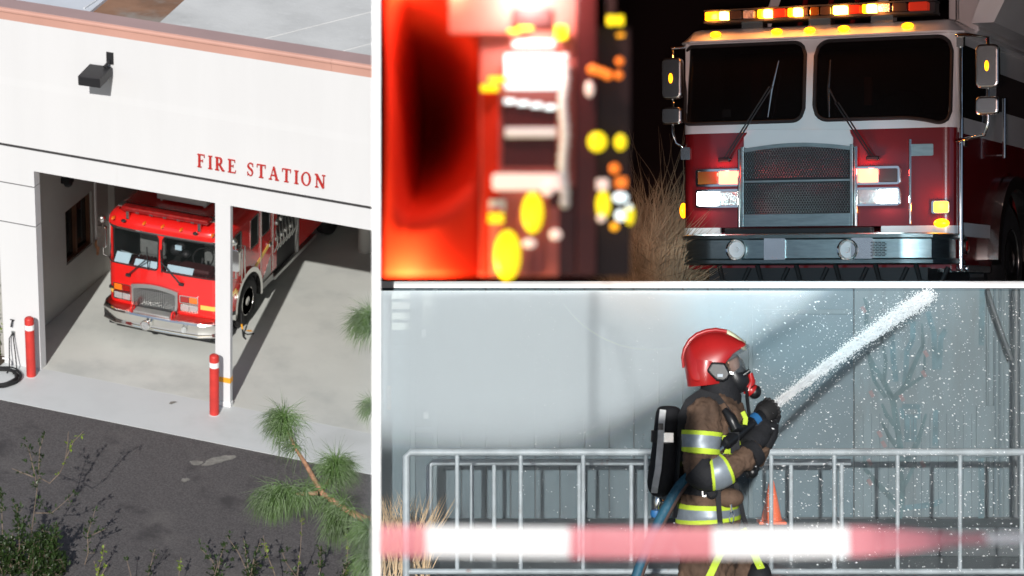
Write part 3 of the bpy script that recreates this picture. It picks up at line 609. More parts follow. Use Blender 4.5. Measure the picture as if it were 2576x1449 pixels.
shrub('leafy shrub at the lower right corner beneath the pine', 41.0, [([(800, 1500), (805, 1440), (806, 1375)], 2.8, .3, False), ([(860, 1500), (870, 1440), (876, 1370), (858, 1300)], 1.2, .1, True), ([(880, 1500), (890, 1449), (900, 1395)], 4, .1, False), ([(870, 1500), (860, 1449), (880, 1410)], 4, .1, False), ([(740, 1449), (755, 1430)], 4, .0, False), ([(910, 1500), (915, 1449), (925, 1400)], 4, .1, False)], 8)
# hedge glimpsed past the pillar
t = thing('hedge', 'green hedge glimpsed beyond the left pillar edge', 'hedge', (-5.5, .3, 0)); lf, sm = MB(), MB(); r = random.Random(5)
for k in range(2600):
    p = Vector((r.uniform(-6.2, -5.0), r.uniform(-.25, .6), r.uniform(0, 2.9)*r.random()**.3)); leaf(lf, p, rv(r), .09, .045, Vector((0, 0, 1)))
for k in range(10):
    x, y = r.uniform(-6, -5.1), r.uniform(-.1, .5); sm.tube([(x, y, -.05), (x+r.uniform(-.1, .1), y, 1.2), (x+r.uniform(-.2, .2), y, 2.4)], .015, 5)
sm.build('stem', 'twig', t); tag(lf.build('foliage', 'leaf_new', t), kind='stuff')
g = MB(); g.box(-30, -4.87, -.35, 1.2, -.3, .02); tag(g.build('planting_bed', 'soil'), kind='structure')

# long-needled pine whose limbs hang into the view
PD = 28.0
base = cp(1080, 1380, PD); base.z = -.05
pine = thing('pine_tree', 'long needled pine with reddish limbs reaching in at right', 'tree', tuple(base))
top = cp(1080, 900, PD); trunk = MB(); trunk.tube([base, (base.x+.05, base.y, 3), (base.x, base.y+.05, 6.5), (base.x-.05, base.y, top.z)], [.20, .16, .11, .03], 10); trunk.build('trunk', 'bark', pine, smooth=60)
def tuft(mb, p, d, L, n, r, spread=1.0, droop=.35):
    d = d.normalized(); Z = Vector((0, 0, 1)); view = (p-STAGE.translation).normalized()
    for _ in range(n):
        b = p-d*r.uniform(0, .28)*L; nd = (d*r.uniform(.05, 1.0)+rv(r)*spread).normalized(); l = L*r.uniform(.55, 1.08)
        m1 = b+nd*l*.5-Z*droop*l*.10; e = b+(nd-Z*droop*r.uniform(.5, 1.2)).normalized()*l
        s = view.cross(e-b).normalized()*.0021
        mb.add([b-s, b+s, m1+s, m1-s, e], [(0, 1, 2, 3), (3, 2, 4)])
limbs = [ # polyline px, depth, tufts at t
 ([(1080, 1340), (1000, 1330), (905, 1300), (860, 1275), (812, 1242), (790, 1205), (768, 1165), (745, 1130), (722, 1080), (708, 1045)], 28.0, [.985], [.016, .020]),
 ([(800, 1240), (760, 1242), (720, 1242), (676, 1250)], 27.9, [.72, .86, .99], None),
 ([(808, 1238), (830, 1205), (848, 1168)], 28.15, [.9, 1.0], None),
 ([(1080, 1000), (1010, 900), (960, 850), (925, 800)], 28.2, [.93, .99], None),
 ([(1080, 1150), (1010, 1090), (955, 1040), (935, 1020)], 28.2, [.99], None),
 ([(1000, 1330), (950, 1360), (925, 1330)], 27.8, [.8, .99], None),
 ([(1000, 1360), (960, 1420), (930, 1400)], 27.9, [.8, .99], None),
 ([(860, 1275), (850, 1300), (836, 1330)], 28.1, [.7], None)]
r = random.Random(9)
for i, (pts, d, ts, _) in enumerate(limbs):
    P = [cp(u, v, d) for u, v in pts]; mb = MB(); n = len(P)
    r0 = .055 if i in (0,) else .028
    mb.tube(P, [max(.010, r0*(1-.8*k/(n-1))) for k in range(n)], 8); lb_ = mb.build('limb', 'bark', pine, smooth=60)
    nd = MB()
    for tt in ts:
        p, dr = along(P, min(tt, .999)); big = i in (0, 1, 2, 3)
        if i == 1: dr = dr-Vector((0, 0, .55))
        tuft(nd, p, dr, .42 if i != 4 else .3, 520 if big else 340, r, .62 if i else .75, .95)
    if i == 0:
        for tt, q in ((.80, 120), (.87, 150), (.93, 300), (.50, 110), (.42, 160), (.36, 220), (.30, 240)):
            p, dr = along(P, tt); tuft(nd, p, dr-Vector((0, 0, .9)), .40, q, r, .45, .9)
    if i in (1, 7):
        for tt in (.25, .5): p, dr = along(P, tt); tuft(nd, p, Vector((0, 0, -1)), .40, 150, r, .45, .6)
    tag(nd.build('needles', 'needle', lb_), kind='stuff')
# ================================================================== RIGHT, LOWER: the yard (stage frame: x right, y away from the camera, z up, camera at the origin)
CUR[0] = 'R'
def sp(u, v, y): return Vector(((u-1288)/FPX*y, y, -(v-724)/FPX*y))
def SX(u, y): return (u-1288)/FPX*y
def SZ(v, y): return -(v-724)/FPX*y
mat('wet_ground', (0.045, 0.055, 0.062), 0.32, var=0.4, vs=1.2, bump=0.25, bs=25, col2=(0.12, 0.14, 0.15), c2s=1.4, c2lo=0.55, c2hi=0.7)
mat('yard_panel', (0.036, 0.070, 0.086), 0.6, var=0.12, vs=1.0, col3=(0.032, 0.052, 0.064), c3s=1.5, c3lo=0.5, c3hi=0.8, stretch=(3, 3, 0.5))
mat('yard_door', (0.044, 0.088, 0.110), 0.55, var=0.10, vs=1.2)
mat('yard_light', (0.078, 0.120, 0.137), 0.6, var=0.12, vs=2, col3=(0.055, 0.08, 0.09), c3s=1.6, c3lo=0.45, c3hi=0.75, stretch=(3, 3, 0.6))
mat('yard_dark', (0.020, 0.028, 0.033), 0.6, var=0.2, vs=3)
mat('window_green', (0.22, 0.30, 0.25), 0.25, var=0.4, vs=9)
mat('rail_paint', (0.30, 0.345, 0.37), 0.45, var=0.2, vs=6, col3=(0.22, 0.16, 0.15), c3s=7, c3lo=0.62, c3hi=0.70)
mat('divider_white', (0.88, 0.88, 0.88), 0.7)
mat('paint_teal', (0.036, 0.078, 0.088), 0.7, var=0.3, vs=5); mat('paint_pink', (0.15, 0.10, 0.105), 0.7); mat('paint_blue', (0.050, 0.105, 0.125), 0.7, var=0.3, vs=5)
mat('cone_orange', (0.80, 0.13, 0.03), 0.5); mat('tape_red', (0.78, 0.27, 0.31), 0.5, alpha=.50); mat('tape_white', (0.88, 0.88, 0.89), 0.5, alpha=.66)
mat('straw', (0.42, 0.30, 0.17), 0.8, var=0.35, vs=6)
mat('pipe_dark', (0.035, 0.045, 0.05), 0.5, var=0.3, vs=4)
ZG = -2.12; WY = 19.5
PXL = lambda y: SX(946.5, y)
# thin white divider boards, seen end-on
m = MB(); h = .006
m.add([(PXL(18.6)-h, 18.6, ZG), (PXL(18.6)+h, 18.6, ZG), (PXL(31)+h, 31, ZG), (PXL(31)-h, 31, ZG), (PXL(18.6)-h, 18.6, 4.2), (PXL(18.6)+h, 18.6, 4.2), (PXL(31)+h, 31, 4.2), (PXL(31)-h, 31, 4.2)], [(0, 3, 2, 1), (4, 5, 6, 7), (0, 1, 5, 4), (1, 2, 6, 5), (2, 3, 7, 6), (3, 0, 4, 7)])
tag(m.build('divider_wall', 'divider_white'), 'tall thin divider wall seen end-on behind the white pole', 'wall')
m = MB(); m.box(SX(936, 6.0), SX(957, 6.0), 6.0, 6.02, ZG, 1.6)
tag(m.build('divider_pole', 'divider_white'), 'slim square white pole standing between the forecourt and the yard', 'pole')
m = MB(); m.add([(PXL(1.5)+.02, 1.5, ZG), (7, 1.5, ZG), (7, WY+.3, ZG), (PXL(WY)+.02, WY+.3, ZG), (PXL(1.5)+.02, 1.5, ZG-.15), (7, 1.5, ZG-.15), (7, WY+.3, ZG-.15), (PXL(WY)+.02, WY+.3, ZG-.15)], [(3, 2, 1, 0), (4, 5, 6, 7), (0, 1, 5, 4), (1, 2, 6, 5), (2, 3, 7, 6), (3, 0, 4, 7)])
tag(m.build('yard_ground', 'wet_ground'), kind='structure')
m = MB(); m.box(PXL(18.8)+.01, 6.5, 18.8, WY-.001, ZG, ZG+.236); tag(m.build('kerb', 'yard_dark', bevel=.01), kind='structure')
yw = thing('yard_wall', 'grey blue panelled yard wall with white coping behind the railings', 'wall', (1.5, WY, ZG))
m = MB(); m.box(PXL(WY)+.01, 6.5, WY+.03, WY+.15, ZG, 0); m.build('wall_core', 'yard_dark', yw)
m = MB(); m.box(PXL(WY)+.01, 6.5, WY-.02, WY+.16, 0.0, .0555); m.build('coping', 'divider_white', yw)
pan = None; offs = []
us = [1100+62*k for k in range(13)]; pw = 59/FPX*WY
for k, u in enumerate(us):
    x = SX(u, WY)
    if u < 1885:
        if pan is None: m = MB(); m.box(x, x+pw, WY-.0, WY+.03, ZG+.236, -.002); pan = m.build('wall_panel', 'yard_panel', yw, bevel=.004); x0 = x
        else: offs.append((x-x0, 0.004*math.sin(k*2.3), 0))
share(pan, 'wall_panel', yw, offs)
def yb(name, u0, u1, v0, v1, ma, d0=0.0, d1=.03, par=None, bevel=.004):
    m = MB(); m.box(SX(u0, WY), SX(u1, WY), WY-d0, WY+d1, SZ(v1, WY), SZ(v0, WY)); return m.build(name, ma, par or yw, bevel=bevel)
VB = 1300
fr = yb('window_bay', 960, 1098, 725, VB, 'yard_panel', .01)
for k in range(4): yb('glass_louvre', 984, 1032, 733+26*k, 752+26*k, 'window_green', .022, 0, fr)
yb('glass_louvre', 1062, 1094, 735, 820, 'window_green', .02, 0, fr)
for u in (1040, 1096): yb('window_mullion', u-7, u+5, 725, VB, 'yard_light', .03, 0, fr)
yb('window_sill', 960, 1098, 868, 878, 'yard_light', .035, 0, fr)
yb('wall_switch', 1061, 1072, 828, 848, 'divider_white', .03, 0, fr); yb('wall_switch', 1066, 1078, 1036, 1052, 'divider_white', .03, 0, fr)
yb('pale_strip', 974, 984, 970, 1030, 'straw', .03, 0, fr); yb('ledge_strip', 1045, 1096, 1072, 1088, 'yard_light', .03, 0, fr)
dr = yb('sliding_door', 1890, 2146, 725, VB, 'yard_door', .012)
yb('door_band', 1893, 2144, 777, 790, 'yard_light', .03, 0, dr); yb('door_edge', 1882, 1893, 725, VB, 'yard_light', .034, 0, dr)
mu = yb('mural_panel', 2149, 2480, 725, VB, 'yard_light', .006)
for k in range(16):
    if k: yb('panel_seam', 2149+21*k, 2151+21*k, 1040, VB, 'yard_panel', .0085, 0, mu, 0)
rb = yb('metal_shutter', 2482, 2640, 725, VB, 'yard_light', -.01)
for k in range(12): yb('shutter_rib', 2486+13*k, 2493+13*k, 725, VB, 'yard_panel' if k % 3 else 'yard_light', .012, 0, rb)
yb('shutter_sheet', 2454, 2500, 1020, 1150, 'yard_light', .03, -.02, rb)
# painted tree and paddles on the mural panel
def paint(pts, w, ma, name='painted_branch', d=.0085):
    P = [Vector((SX(1823.9+a*.5051, WY), 0, SZ(717+b*.5051, WY))) for a, b in pts]; s = []
    ws = w if isinstance(w, list) else [w]*len(P)
    for i, p in enumerate(P):
        t = (P[min(i+1, len(P)-1)]-P[max(0, i-1)]).normalized(); nn = Vector((-t.z, 0, t.x))*ws[i]*.5
        s.append([(p.x+nn.x, WY-d, p.z+nn.z), (p.x-nn.x, WY-d, p.z-nn.z), (p.x-nn.x, WY-.004, p.z-nn.z), (p.x+nn.x, WY-.004, p.z+nn.z)])
    m = MB(); m.loft(s); m.build(name, ma, mu)
W_ = .036
for i, (pts, w) in enumerate([([(860, 1160), (880, 1040), (870, 930), (875, 830), (860, 720), (835, 570)], [.07, .06, .055, .05, .05, .05]), ([(835, 570), (790, 480), (740, 400), (705, 325)], [.05, .04, .035, .02]), ([(790, 480), (800, 380), (780, 250)], [.035, .03, .015]),
        ([(835, 570), (900, 500), (930, 420), (985, 300), (980, 190)], [.05, .045, .04, .03, .015]), ([(900, 510), (990, 450), (995, 330)], [.035, .03, .015]), ([(860, 720), (800, 640), (780, 590)], [.04, .035, .02]), ([(875, 830), (820, 760), (780, 680)], [.04, .035, .02]),
        ([(870, 930), (960, 780), (1000, 640)], [.045, .04, .02]), ([(870, 1040), (940, 900), (950, 840)], [.04, .03, .015]), ([(855, 1090), (770, 1000), (700, 920), (690, 840)], [.05, .04, .035, .02]), ([(800, 560), (740, 470), (715, 370)], [.035, .03, .015]), ([(700, 200), (710, 110), (690, 60)], [.03, .035, .02])]):
    paint(pts, w, 'paint_teal', d=.0085+.0004*i)
for i, pts in enumerate([[(830, 190), (835, 330), (850, 480)], [(935, 180), (935, 270), (905, 330), (895, 500)], [(830, 185), (935, 180)], [(1010, 130), (1040, 240), (1045, 420)], [(1100, 220), (1075, 260), (1065, 420)], [(880, 610), (885, 655), (965, 655), (965, 605), (880, 605)], [(905, 660), (905, 780)], [(940, 660), (940, 780)], [(1280, 20), (1275, 300)], [(1050, 620), (1045, 800)], [(890, 1110), (1040, 1090), (1080, 1070)], [(1275, 860), (1275, 1160)]]):
    paint(pts, .045, 'paint_blue', 'painted_tool', .0065+.0001*i)
for i, (a, b) in enumerate([(770, 740), (990, 440), (720, 880), (730, 540), (985, 890), (690, 120), (880, 560), (790, 790), (1000, 340), (720, 980)]): paint([(a-9, b-14), (a+8, b+16)], .03, 'paint_pink', 'painted_bud', .0125+.0001*i)
# drain pipes at the right edge
t = thing('drain_pipe', 'dark upright pipe on the yard wall at the right edge', 'pipe', (SX(2556, 19.3), 19.35, ZG+.236))
m = MB(); m.tube([sp(2556, 1300, 19.35), sp(2556, 727, 19.35)], .035, 10); m.build('pipe', 'pipe_dark', t, smooth=50)
t = thing('slanting_hose', 'thin dark hose slanting down the shutter beside the pipe', 'hose', tuple(sp(2520, 820, 19.3)))
m = MB(); m.tube([sp(2484, 727, 19.38), sp(2500, 780, 19.32), sp(2525, 850, 19.32), sp(2545, 905, 19.32)], .018, 8); m.build('tube', 'pipe_dark', t, smooth=50)
# railings
def railing(name, label, y, vt, posts, u0, u1, r, pr, vb=None, group='steel railings'):
    t = thing(name, label, 'railing', (SX(u0, y), y, ZG), group); zt = SZ(vt, y)
    m = MB(); m.tube([(SX(u0, y), y, ZG), (SX(u0, y), y, zt-.03), (SX(u0, y)+.03, y, zt), (SX(u1, y), y, zt)], r, 12); m.build('top_rail', 'rail_paint', t, smooth=50)
    if vb: m = MB(); m.tube([(SX(u0, y), y, SZ(vb, y)), (SX(u1, y), y, SZ(vb, y))], r*.8, 10); m.build('bottom_rail', 'rail_paint', t, smooth=50)
    for u in posts: m = MB(); m.tube([(SX(u, y), y, ZG if not vb else SZ(vb, y)), (SX(u, y), y, zt)], pr, 10); m.build('baluster', 'rail_paint', t, smooth=50)
railing('railing', 'long white pipe railing with rust spots running right behind the firefighter', 17.3, 1137, [1150, 1310, 1467, 1625, 1780, 1940, 2099, 2258, 2415, 2570], 1022, 2650, .027, .016, 1437)
railing('railing', 'lower pale railing standing between the long railing and the wall', 18.55, 1162, [1187, 1243, 1457, 1588, 1720, 1990, 2117], 1080, 2140, .026, .017)
# cone
c = sp(1941, 1322, 19.1); c.z = ZG+.236
t = thing('traffic_cone', 'small orange traffic cone on the kerb behind the railings', 'cone', tuple(c))
m = MB(); m.lathe([(.085, .02), (.018, .34), (.002, .35)], c, (0, 0, 1), 20); m.build('cone', 'cone_orange', t, smooth=40)
m = MB(); m.box(c.x-.11, c.x+.11, c.y-.11, c.y+.11, c.z, c.z+.022); m.build('base', 'cone_orange', t, bevel=.006)
# barrier tape, close to the camera
TY = 2.3; tp = thing('barrier_tape', 'red and white barrier tape stretched blurred across the foreground', 'tape', tuple(sp(957, 1362, TY)))
segs_ = [(950, 1072, 'tape_red'), (1072, 1432, 'tape_white'), (1432, 1792, 'tape_red'), (1792, 2135, 'tape_white'), (2135, 2480, 'tape_red'), (2480, 2830, 'tape_white')]
def tpz(u):
    tw = 0 if u < 2080 else min(1.35, (u-2080)/240.0); hh = 38/FPX*TY*math.cos(tw); dy = 38/FPX*TY*math.sin(tw)
    vv = 1360+6*math.sin((u-957)/500)-(0 if u < 2000 else (u-2000)*.012); return hh, dy, SZ(vv, TY)
for a, b, ma in segs_:
    m = MB(); s = []
    for k in range(15):
        u = a+(b-a)*k/14; hh, dy, z = tpz(u); x = SX(u, TY); yy = TY
        s.append([(x, yy-dy, z-hh), (x, yy-dy-.0006, z-hh+.0004), (x, yy+dy-.0006, z+hh), (x, yy+dy, z+hh)])
    m.loft(s); m.build('tape_segment', ma, tp, smooth=60)
m = MB(); m.tube([(SX(946, TY), TY, ZG), (SX(946, TY), TY, SZ(1318, TY))], .0022, 6); m.build('stake', 'divider_white', tp)
t = thing('barrier_post', 'slim post holding the far end of the barrier tape', 'post', (SX(2835, TY), TY, ZG))
m = MB(); m.lathe([(.13, 0), (.13, .03), (.02, .05), (.018, 1.9), (.002, 1.91)], (SX(2835, TY), TY, ZG), (0, 0, 1), 16); m.build('pole', 'pipe_dark', t, smooth=40)
# dry grass at the left railing post
t = thing('dry_grass', 'tuft of pale dry grass at the left railing post', 'grass', (SX(985, 17.6), 17.6, ZG)); m = MB(); r = random.Random(4)
for k in range(260):
    x = SX(r.uniform(945, 1080), 17.7); y = 17.7+r.uniform(-.25, .3); hgt = r.uniform(.25, .62); dx = r.uniform(-.25, .25); s_ = .0035
    x = max(x, PXL(y)+.03); e = max(x+dx, PXL(y)+.02)
    m.add([(x-s_, y, ZG), (x+s_, y, ZG), (x+(e-x)*.4+s_, y, ZG+hgt*.6), (x+(e-x)*.4-s_, y, ZG+hgt*.6), (e, y, ZG+hgt)], [(0, 1, 2, 3), (3, 2, 4)])
tag(m.build('blades', 'straw', t), kind='stuff')
# ================================================================== RIGHT, LOWER: firefighter, hose, water
mat('turnout', (0.098, 0.060, 0.040), 0.85, var=0.3, vs=7, bump=0.5, bs=26, col3=(0.035, 0.024, 0.018), c3s=5, c3lo=0.5, c3hi=0.75)
mat('black_cloth', (0.010, 0.011, 0.014), 0.8, bump=0.3, bs=40, var=0.2, vs=8)
mat('black_plastic', (0.010, 0.011, 0.013), 0.35, var=0.2, vs=8)
mat('hi_vis', (0.46, 0.62, 0.04), 0.7, var=0.1, vs=14); mat('reflective', (0.23, 0.27, 0.31), 0.45, 0.3, var=0.12, vs=18)
mat('helmet_red', (0.36, 0.012, 0.012), 0.32, coat=0.35, var=0.12, vs=6)
mat('helmet_pale', (0.72, 0.64, 0.42), 0.35); mat('skin', (0.55, 0.27, 0.17), 0.55)
mat('clear_visor', (0.10, 0.11, 0.12), 0.05, alpha=0.50); mat('hose_blue', (0.018, 0.085, 0.135), 0.55, var=0.25, vs=8, bump=0.3, bs=60); mat('hose_edge', (0.06, 0.035, 0.03), 0.7)
mat('tank_white', (0.50, 0.52, 0.53), 0.5, var=0.2, vs=9); mat('knob_blue', (0.02, 0.12, 0.30), 0.5); mat('brass', (0.45, 0.33, 0.15), 0.3, 1.0)
PY = 13.3
def q(u, v, dy=0.0):
    """the firefighter stands side-on; every joint sits at its own depth PY+dy"""
    y = PY+dy; return sp(u, v, y)
FF = thing('person', 'person in brown turnout gear and red helmet spraying a hose', 'person', (SX(1800, PY), PY, ZG))
def ellsec(c, ax, up, a, b, n=18):
    """ellipse of half-axes a (in the picture plane, across the limb) and b (in depth)"""
    ax = Vector(ax).normalized(); s = Vector((0, 1, 0)); w = s.cross(ax)
    w = w.normalized() if w.length > 1e-4 else Vector((1, 0, 0)); s = ax.cross(w).normalized()
    return [Vector(c)+w*a*math.cos(2*math.pi*k/n)+s*b*math.sin(2*math.pi*k/n) for k in range(n)]
def limb(mb, pts, n=18):
    """pts: (u, v, dy, half-width px, half-depth m)"""
    P = [q(p[0], p[1], p[2]) for p in pts]; secs = []
    for i, p in enumerate(pts):
        d = P[min(i+1, len(P)-1)]-P[max(i-1, 0)]; secs.append(ellsec(P[i], d, None, p[3]/FPX*PY, p[4], n))
    mb.loft(secs); return mb
S = 1.0/FPX*PY
TORSO = [(1782, 1452, .0, 64, .19), (1784, 1400, .0, 74, .20), (1783, 1330, 0, 78, .215), (1780, 1290, 0, 76, .215), (1780, 1240, 0, 68, .20), (1782, 1190, 0, 68, .205), (1787, 1130, 0, 74, .225), (1795, 1080, 0, 78, .235), (1803, 1035, 0, 74, .24), (1806, 1008, 0, 56, .20), (1808, 990, 0, 36, .12), (1812, 972, 0, 30, .075)]
ARM_N = [(1778, 1018, -.20, 34, .075), (1770, 1040, -.235, 43, .085), (1766, 1085, -.26, 45, .085), (1763, 1130, -.27, 42, .082), (1760, 1165, -.27, 40, .078)]
FORE_N = [(1752, 1172, -.27, 36, .078), (1775, 1192, -.28, 37, .078), (1810, 1188, -.28, 36, .074), (1845, 1170, -.26, 33, .068), (1880, 1150, -.22, 31, .062), (1904, 1132, -.19, 28, .058)]
ARM_F = [(1815, 1025, .20, 34, .08), (1832, 1075, .24, 38, .08), (1850, 1130, .22, 36, .075), (1872, 1165, .16, 33, .07), (1900, 1150, .08, 30, .062), (1921, 1112, .0, 27, .058)]
LEG_N = [(1772, 1380, -.09, 60, .12), (1768, 1440, -.11, 62, .125), (1758, 1540, -.12, 50, .105), (1754, 1640, -.12, 40, .085), (1750, 1700, -.12, 36, .075)]
LEG_F = [(1815, 1370, .09, 56, .12), (1848, 1430, .11, 60, .125), (1885, 1520, .13, 46, .10), (1880, 1620, .13, 38, .085), (1872, 1700, .13, 34, .075)]
m = MB(); limb(m, TORSO, 24); limb(m, ARM_N); limb(m, FORE_N); limb(m, ARM_F); limb(m, LEG_N); limb(m, LEG_F)
m.ell(q(1754, 1172, -.27), .083, .08, .083)
head = q(1812, 930); m.ell(head, .085, .075, .125)
for (u, v, dy) in ((1750, 1700, -.12), (1872, 1700, .13)):
    f0 = sp(u, v, PY+dy); m.loft([ellsec((f0.x, f0.y, z), (0, 0, 1), None, a, b) for z, a, b in ((f0.z, .085, .08), (ZG+.10, .07, .065), (ZG+.02, .075, .06))]); m.ell((f0.x+.08, f0.y, ZG+.06), .16, .06, .06)
body = m.build('body', 'turnout', FF)
rm = body.modifiers.new('remesh', 'REMESH'); rm.mode = 'VOXEL'; rm.voxel_size = .0105; rm.use_smooth_shade = True
sm_ = body.modifiers.new('smooth', 'SMOOTH'); sm_.iterations = 6; sm_.factor = .5
tx = bpy.data.textures.new('folds', 'CLOUDS'); tx.noise_scale = .085; tx.noise_depth = 2
dm = body.modifiers.new('folds', 'DISPLACE'); dm.texture = tx; dm.strength = .048; dm.mid_level = .55; dm.texture_coords = 'LOCAL'
tx2 = bpy.data.textures.new('creases', 'CLOUDS'); tx2.noise_scale = .03; tx2.noise_depth = 1
dm2 = body.modifiers.new('creases', 'DISPLACE'); dm2.texture = tx2; dm2.strength = .020; dm2.mid_level = .5; dm2.texture_coords = 'LOCAL'
def lerp_limb(L, t):
    k = min(int(t), len(L)-2); f = t-k; return tuple(L[k][i]+(L[k+1][i]-L[k][i])*f for i in range(5))
def band(L, t0, t1, ma, name, grow=1.06, n=6, add=.007, par=FF, ring=24):
    m = MB(); pts = [lerp_limb(L, t0+(t1-t0)*k/n) for k in range(n+1)]
    P = [q(p[0], p[1], p[2]) for p in pts]; so, si = [], []
    for i, p in enumerate(pts):
        d = P[min(i+1, n)]-P[max(i-1, 0)]; so.append(ellsec(P[i], d, None, p[3]/FPX*PY*grow+add, p[4]*grow+add, ring))
        si.append(ellsec(P[i], d, None, p[3]/FPX*PY*.9, p[4]*.9, ring))
    m.loft(so, True, False); m.loft(si, True, False)
    k = len(so)-1
    b = len(m.v)
    for (A, B) in ((so[0], si[0]), (so[k], si[k])): m.loft([A, B], True, False)
    o = m.build(name, ma, par, smooth=50)
    w = o.modifiers.new('folds', 'DISPLACE'); w.texture = tx; w.strength = .022; w.mid_level = .5; w.texture_coords = 'LOCAL'
    return o
# jacket stripes
band(ARM_N, 2.00, 2.24, 'hi_vis', 'hi_vis_stripe'); band(ARM_N, 2.24, 2.95, 'reflective', 'reflective_stripe'); band(ARM_N, 2.95, 3.22, 'hi_vis', 'hi_vis_stripe')
band(FORE_N, 1.35, 1.55, 'hi_vis', 'hi_vis_stripe'); band(FORE_N, 1.55, 2.35, 'reflective', 'reflective_stripe'); band(FORE_N, 2.35, 2.55, 'hi_vis', 'hi_vis_stripe')
band(FORE_N, 0.0, 1.30, 'black_cloth', 'elbow_pad', 1.08); band(FORE_N, 4.1, 4.9, 'black_cloth', 'cuff', 1.05)
band(TORSO, 2.55, 2.80, 'hi_vis', 'hi_vis_stripe', 1.02); band(TORSO, 2.80, 3.28, 'reflective', 'reflective_stripe', 1.02); band(TORSO, 3.28, 3.52, 'hi_vis', 'hi_vis_stripe', 1.02)
band(TORSO, 4.0, 4.92, 'black_cloth', 'belt', 1.04); band(TORSO, 5.25, 5.45, 'hi_vis', 'hi_vis_stripe', 1.01); band(TORSO, 5.45, 6.0, 'reflective', 'reflective_stripe', 1.01); band(TORSO, 6.0, 6.35, 'hi_vis', 'hi_vis_stripe', 1.01); band(TORSO, 6.35, 6.9, 'hi_vis', 'hi_vis_stripe', 1.01)
# trouser stripes
def strip(pts, w, ma, name, par=FF, th=.006):
    P = [q(*p) for p in pts]; s = []
    for i, p in enumerate(P):
        d = (P[min(i+1, len(P)-1)]-P[max(0, i-1)]).normalized(); nn = Vector((0, -1, 0)).cross(d).normalized()*w/2*S*2
        s.append([p+nn, p-nn, p-nn+Vector((0, th, 0)), p+nn+Vector((0, th, 0))])
    m = MB(); m.loft(s); return m.build(name, ma, par, bevel=.002)
strip([(1838, 1335, -.19), (1828, 1365, -.225), (1806, 1405, -.255), (1780, 1460, -.262)], 9, 'hi_vis', 'leg_stripe')
strip([(1868, 1330, -.10), (1886, 1370, -.07), (1905, 1410, -.05), (1916, 1432, -.03)], 9.5, 'hi_vis', 'leg_stripe')
m = MB(); m.ell(q(1908, 1450, .06), .075, .12, .09); m.build('knee_pad', 'black_cloth', FF, smooth=60)
# belt kit
m = MB(); m.ring([(a, b) for a, b in rrect(q(1757, 1, 0).x, q(1769, 1, 0).x, q(0, 1240).z, q(0, 1214).z, .01)], rrect(q(1760, 1, 0).x, q(1766, 1, 0).x, q(0, 1236).z, q(0, 1218).z, .004), 'y', PY-.245, PY-.238); m.build('buckle', 'steel', FF)
m = MB(); cx, cz = q(1781, 1230).x, q(1781, 1230).z; m.tube([(cx+.028*math.cos(a*.35), PY-.245, cz+.028*math.sin(a*.35)) for a in range(19)], .007, 6); m.build('d_ring', 'black_plastic', FF, smooth=50)
strip([(1806, 1222, -.245), (1808, 1270, -.250), (1813, 1330, -.245), (1812, 1395, -.262)], 6.5, 'black_cloth', 'harness_strap')
m = MB(); cx, cz = q(1830, 1290).x, q(1830, 1290).z; m.tube([(cx+.012*math.cos(a*.35), PY-.25, cz+.034*math.sin(a*.35)) for a in range(19)], .0035, 6); m.tube([(cx, PY-.25, cz+.03), (cx-.005, PY-.25, cz+.07)], .006, 6); m.build('carabiner', 'chrome', FF, smooth=50)
m = MB(); m.ell(q(1833, 1252, -.17), .085, .07, .055); m.build('pouch', 'turnout', FF, smooth=60)
strip([(1850, 1215, -.13), (1862, 1260, -.11), (1870, 1300, -.09), (1880, 1325, -.08)], 6, 'black_cloth', 'harness_strap')
# hood, collar, straps
m = MB(); limb(m, [(1800, 1035, 0, 62, .17), (1806, 1012, 0, 58, .15), (1812, 990, 0, 54, .115), (1812, 965, 0, 48, .10), (1812, 940, 0, 42, .092)], 20); hd = m.build('hood', 'black_cloth', FF, smooth=60)
w = hd.modifiers.new('folds', 'DISPLACE'); w.texture = tx; w.strength = .03; w.texture_coords = 'LOCAL'
strip([(1716, 1100, -.12), (1718, 1045, -.17), (1734, 1012, -.19), (1764, 990, -.175), (1800, 1000, -.175), (1830, 1040, -.205), (1848, 1090, -.215), (1850, 1140, -.20)], 12, 'black_cloth', 'harness_strap', th=.02)
m = MB(); m.tube([q(1822, 1030, -.24), q(1838, 1050, -.26), q(1850, 1075, -.27), q(1864, 1076, -.25)], [.018, .03, .032, .02], 10); m.build('radio_mic', 'black_plastic', FF, smooth=50)
m = MB(); m.tube([q(1878, 975, -.05), q(1880, 1005, -.08), q(1884, 1040, -.12), q(1878, 1062, -.14)], .010, 8); m.build('air_line', 'black_plastic', FF, smooth=60)
strip([(1868, 1035, -.16), (1876, 1052, -.17), (1874, 1068, -.17)], 6, 'hi_vis', 'collar_stripe')
m = MB(); m.ell(q(1893, 1187, -.1), .032, .03, .034).ell(q(1902, 1178, -.1), .022, .02, .02); m.tube([q(1872, 1178, -.1), q(1882, 1200, -.1), q(1893, 1190, -.1)], .012, 6); m.build('gauge', 'black_plastic', FF, smooth=50)
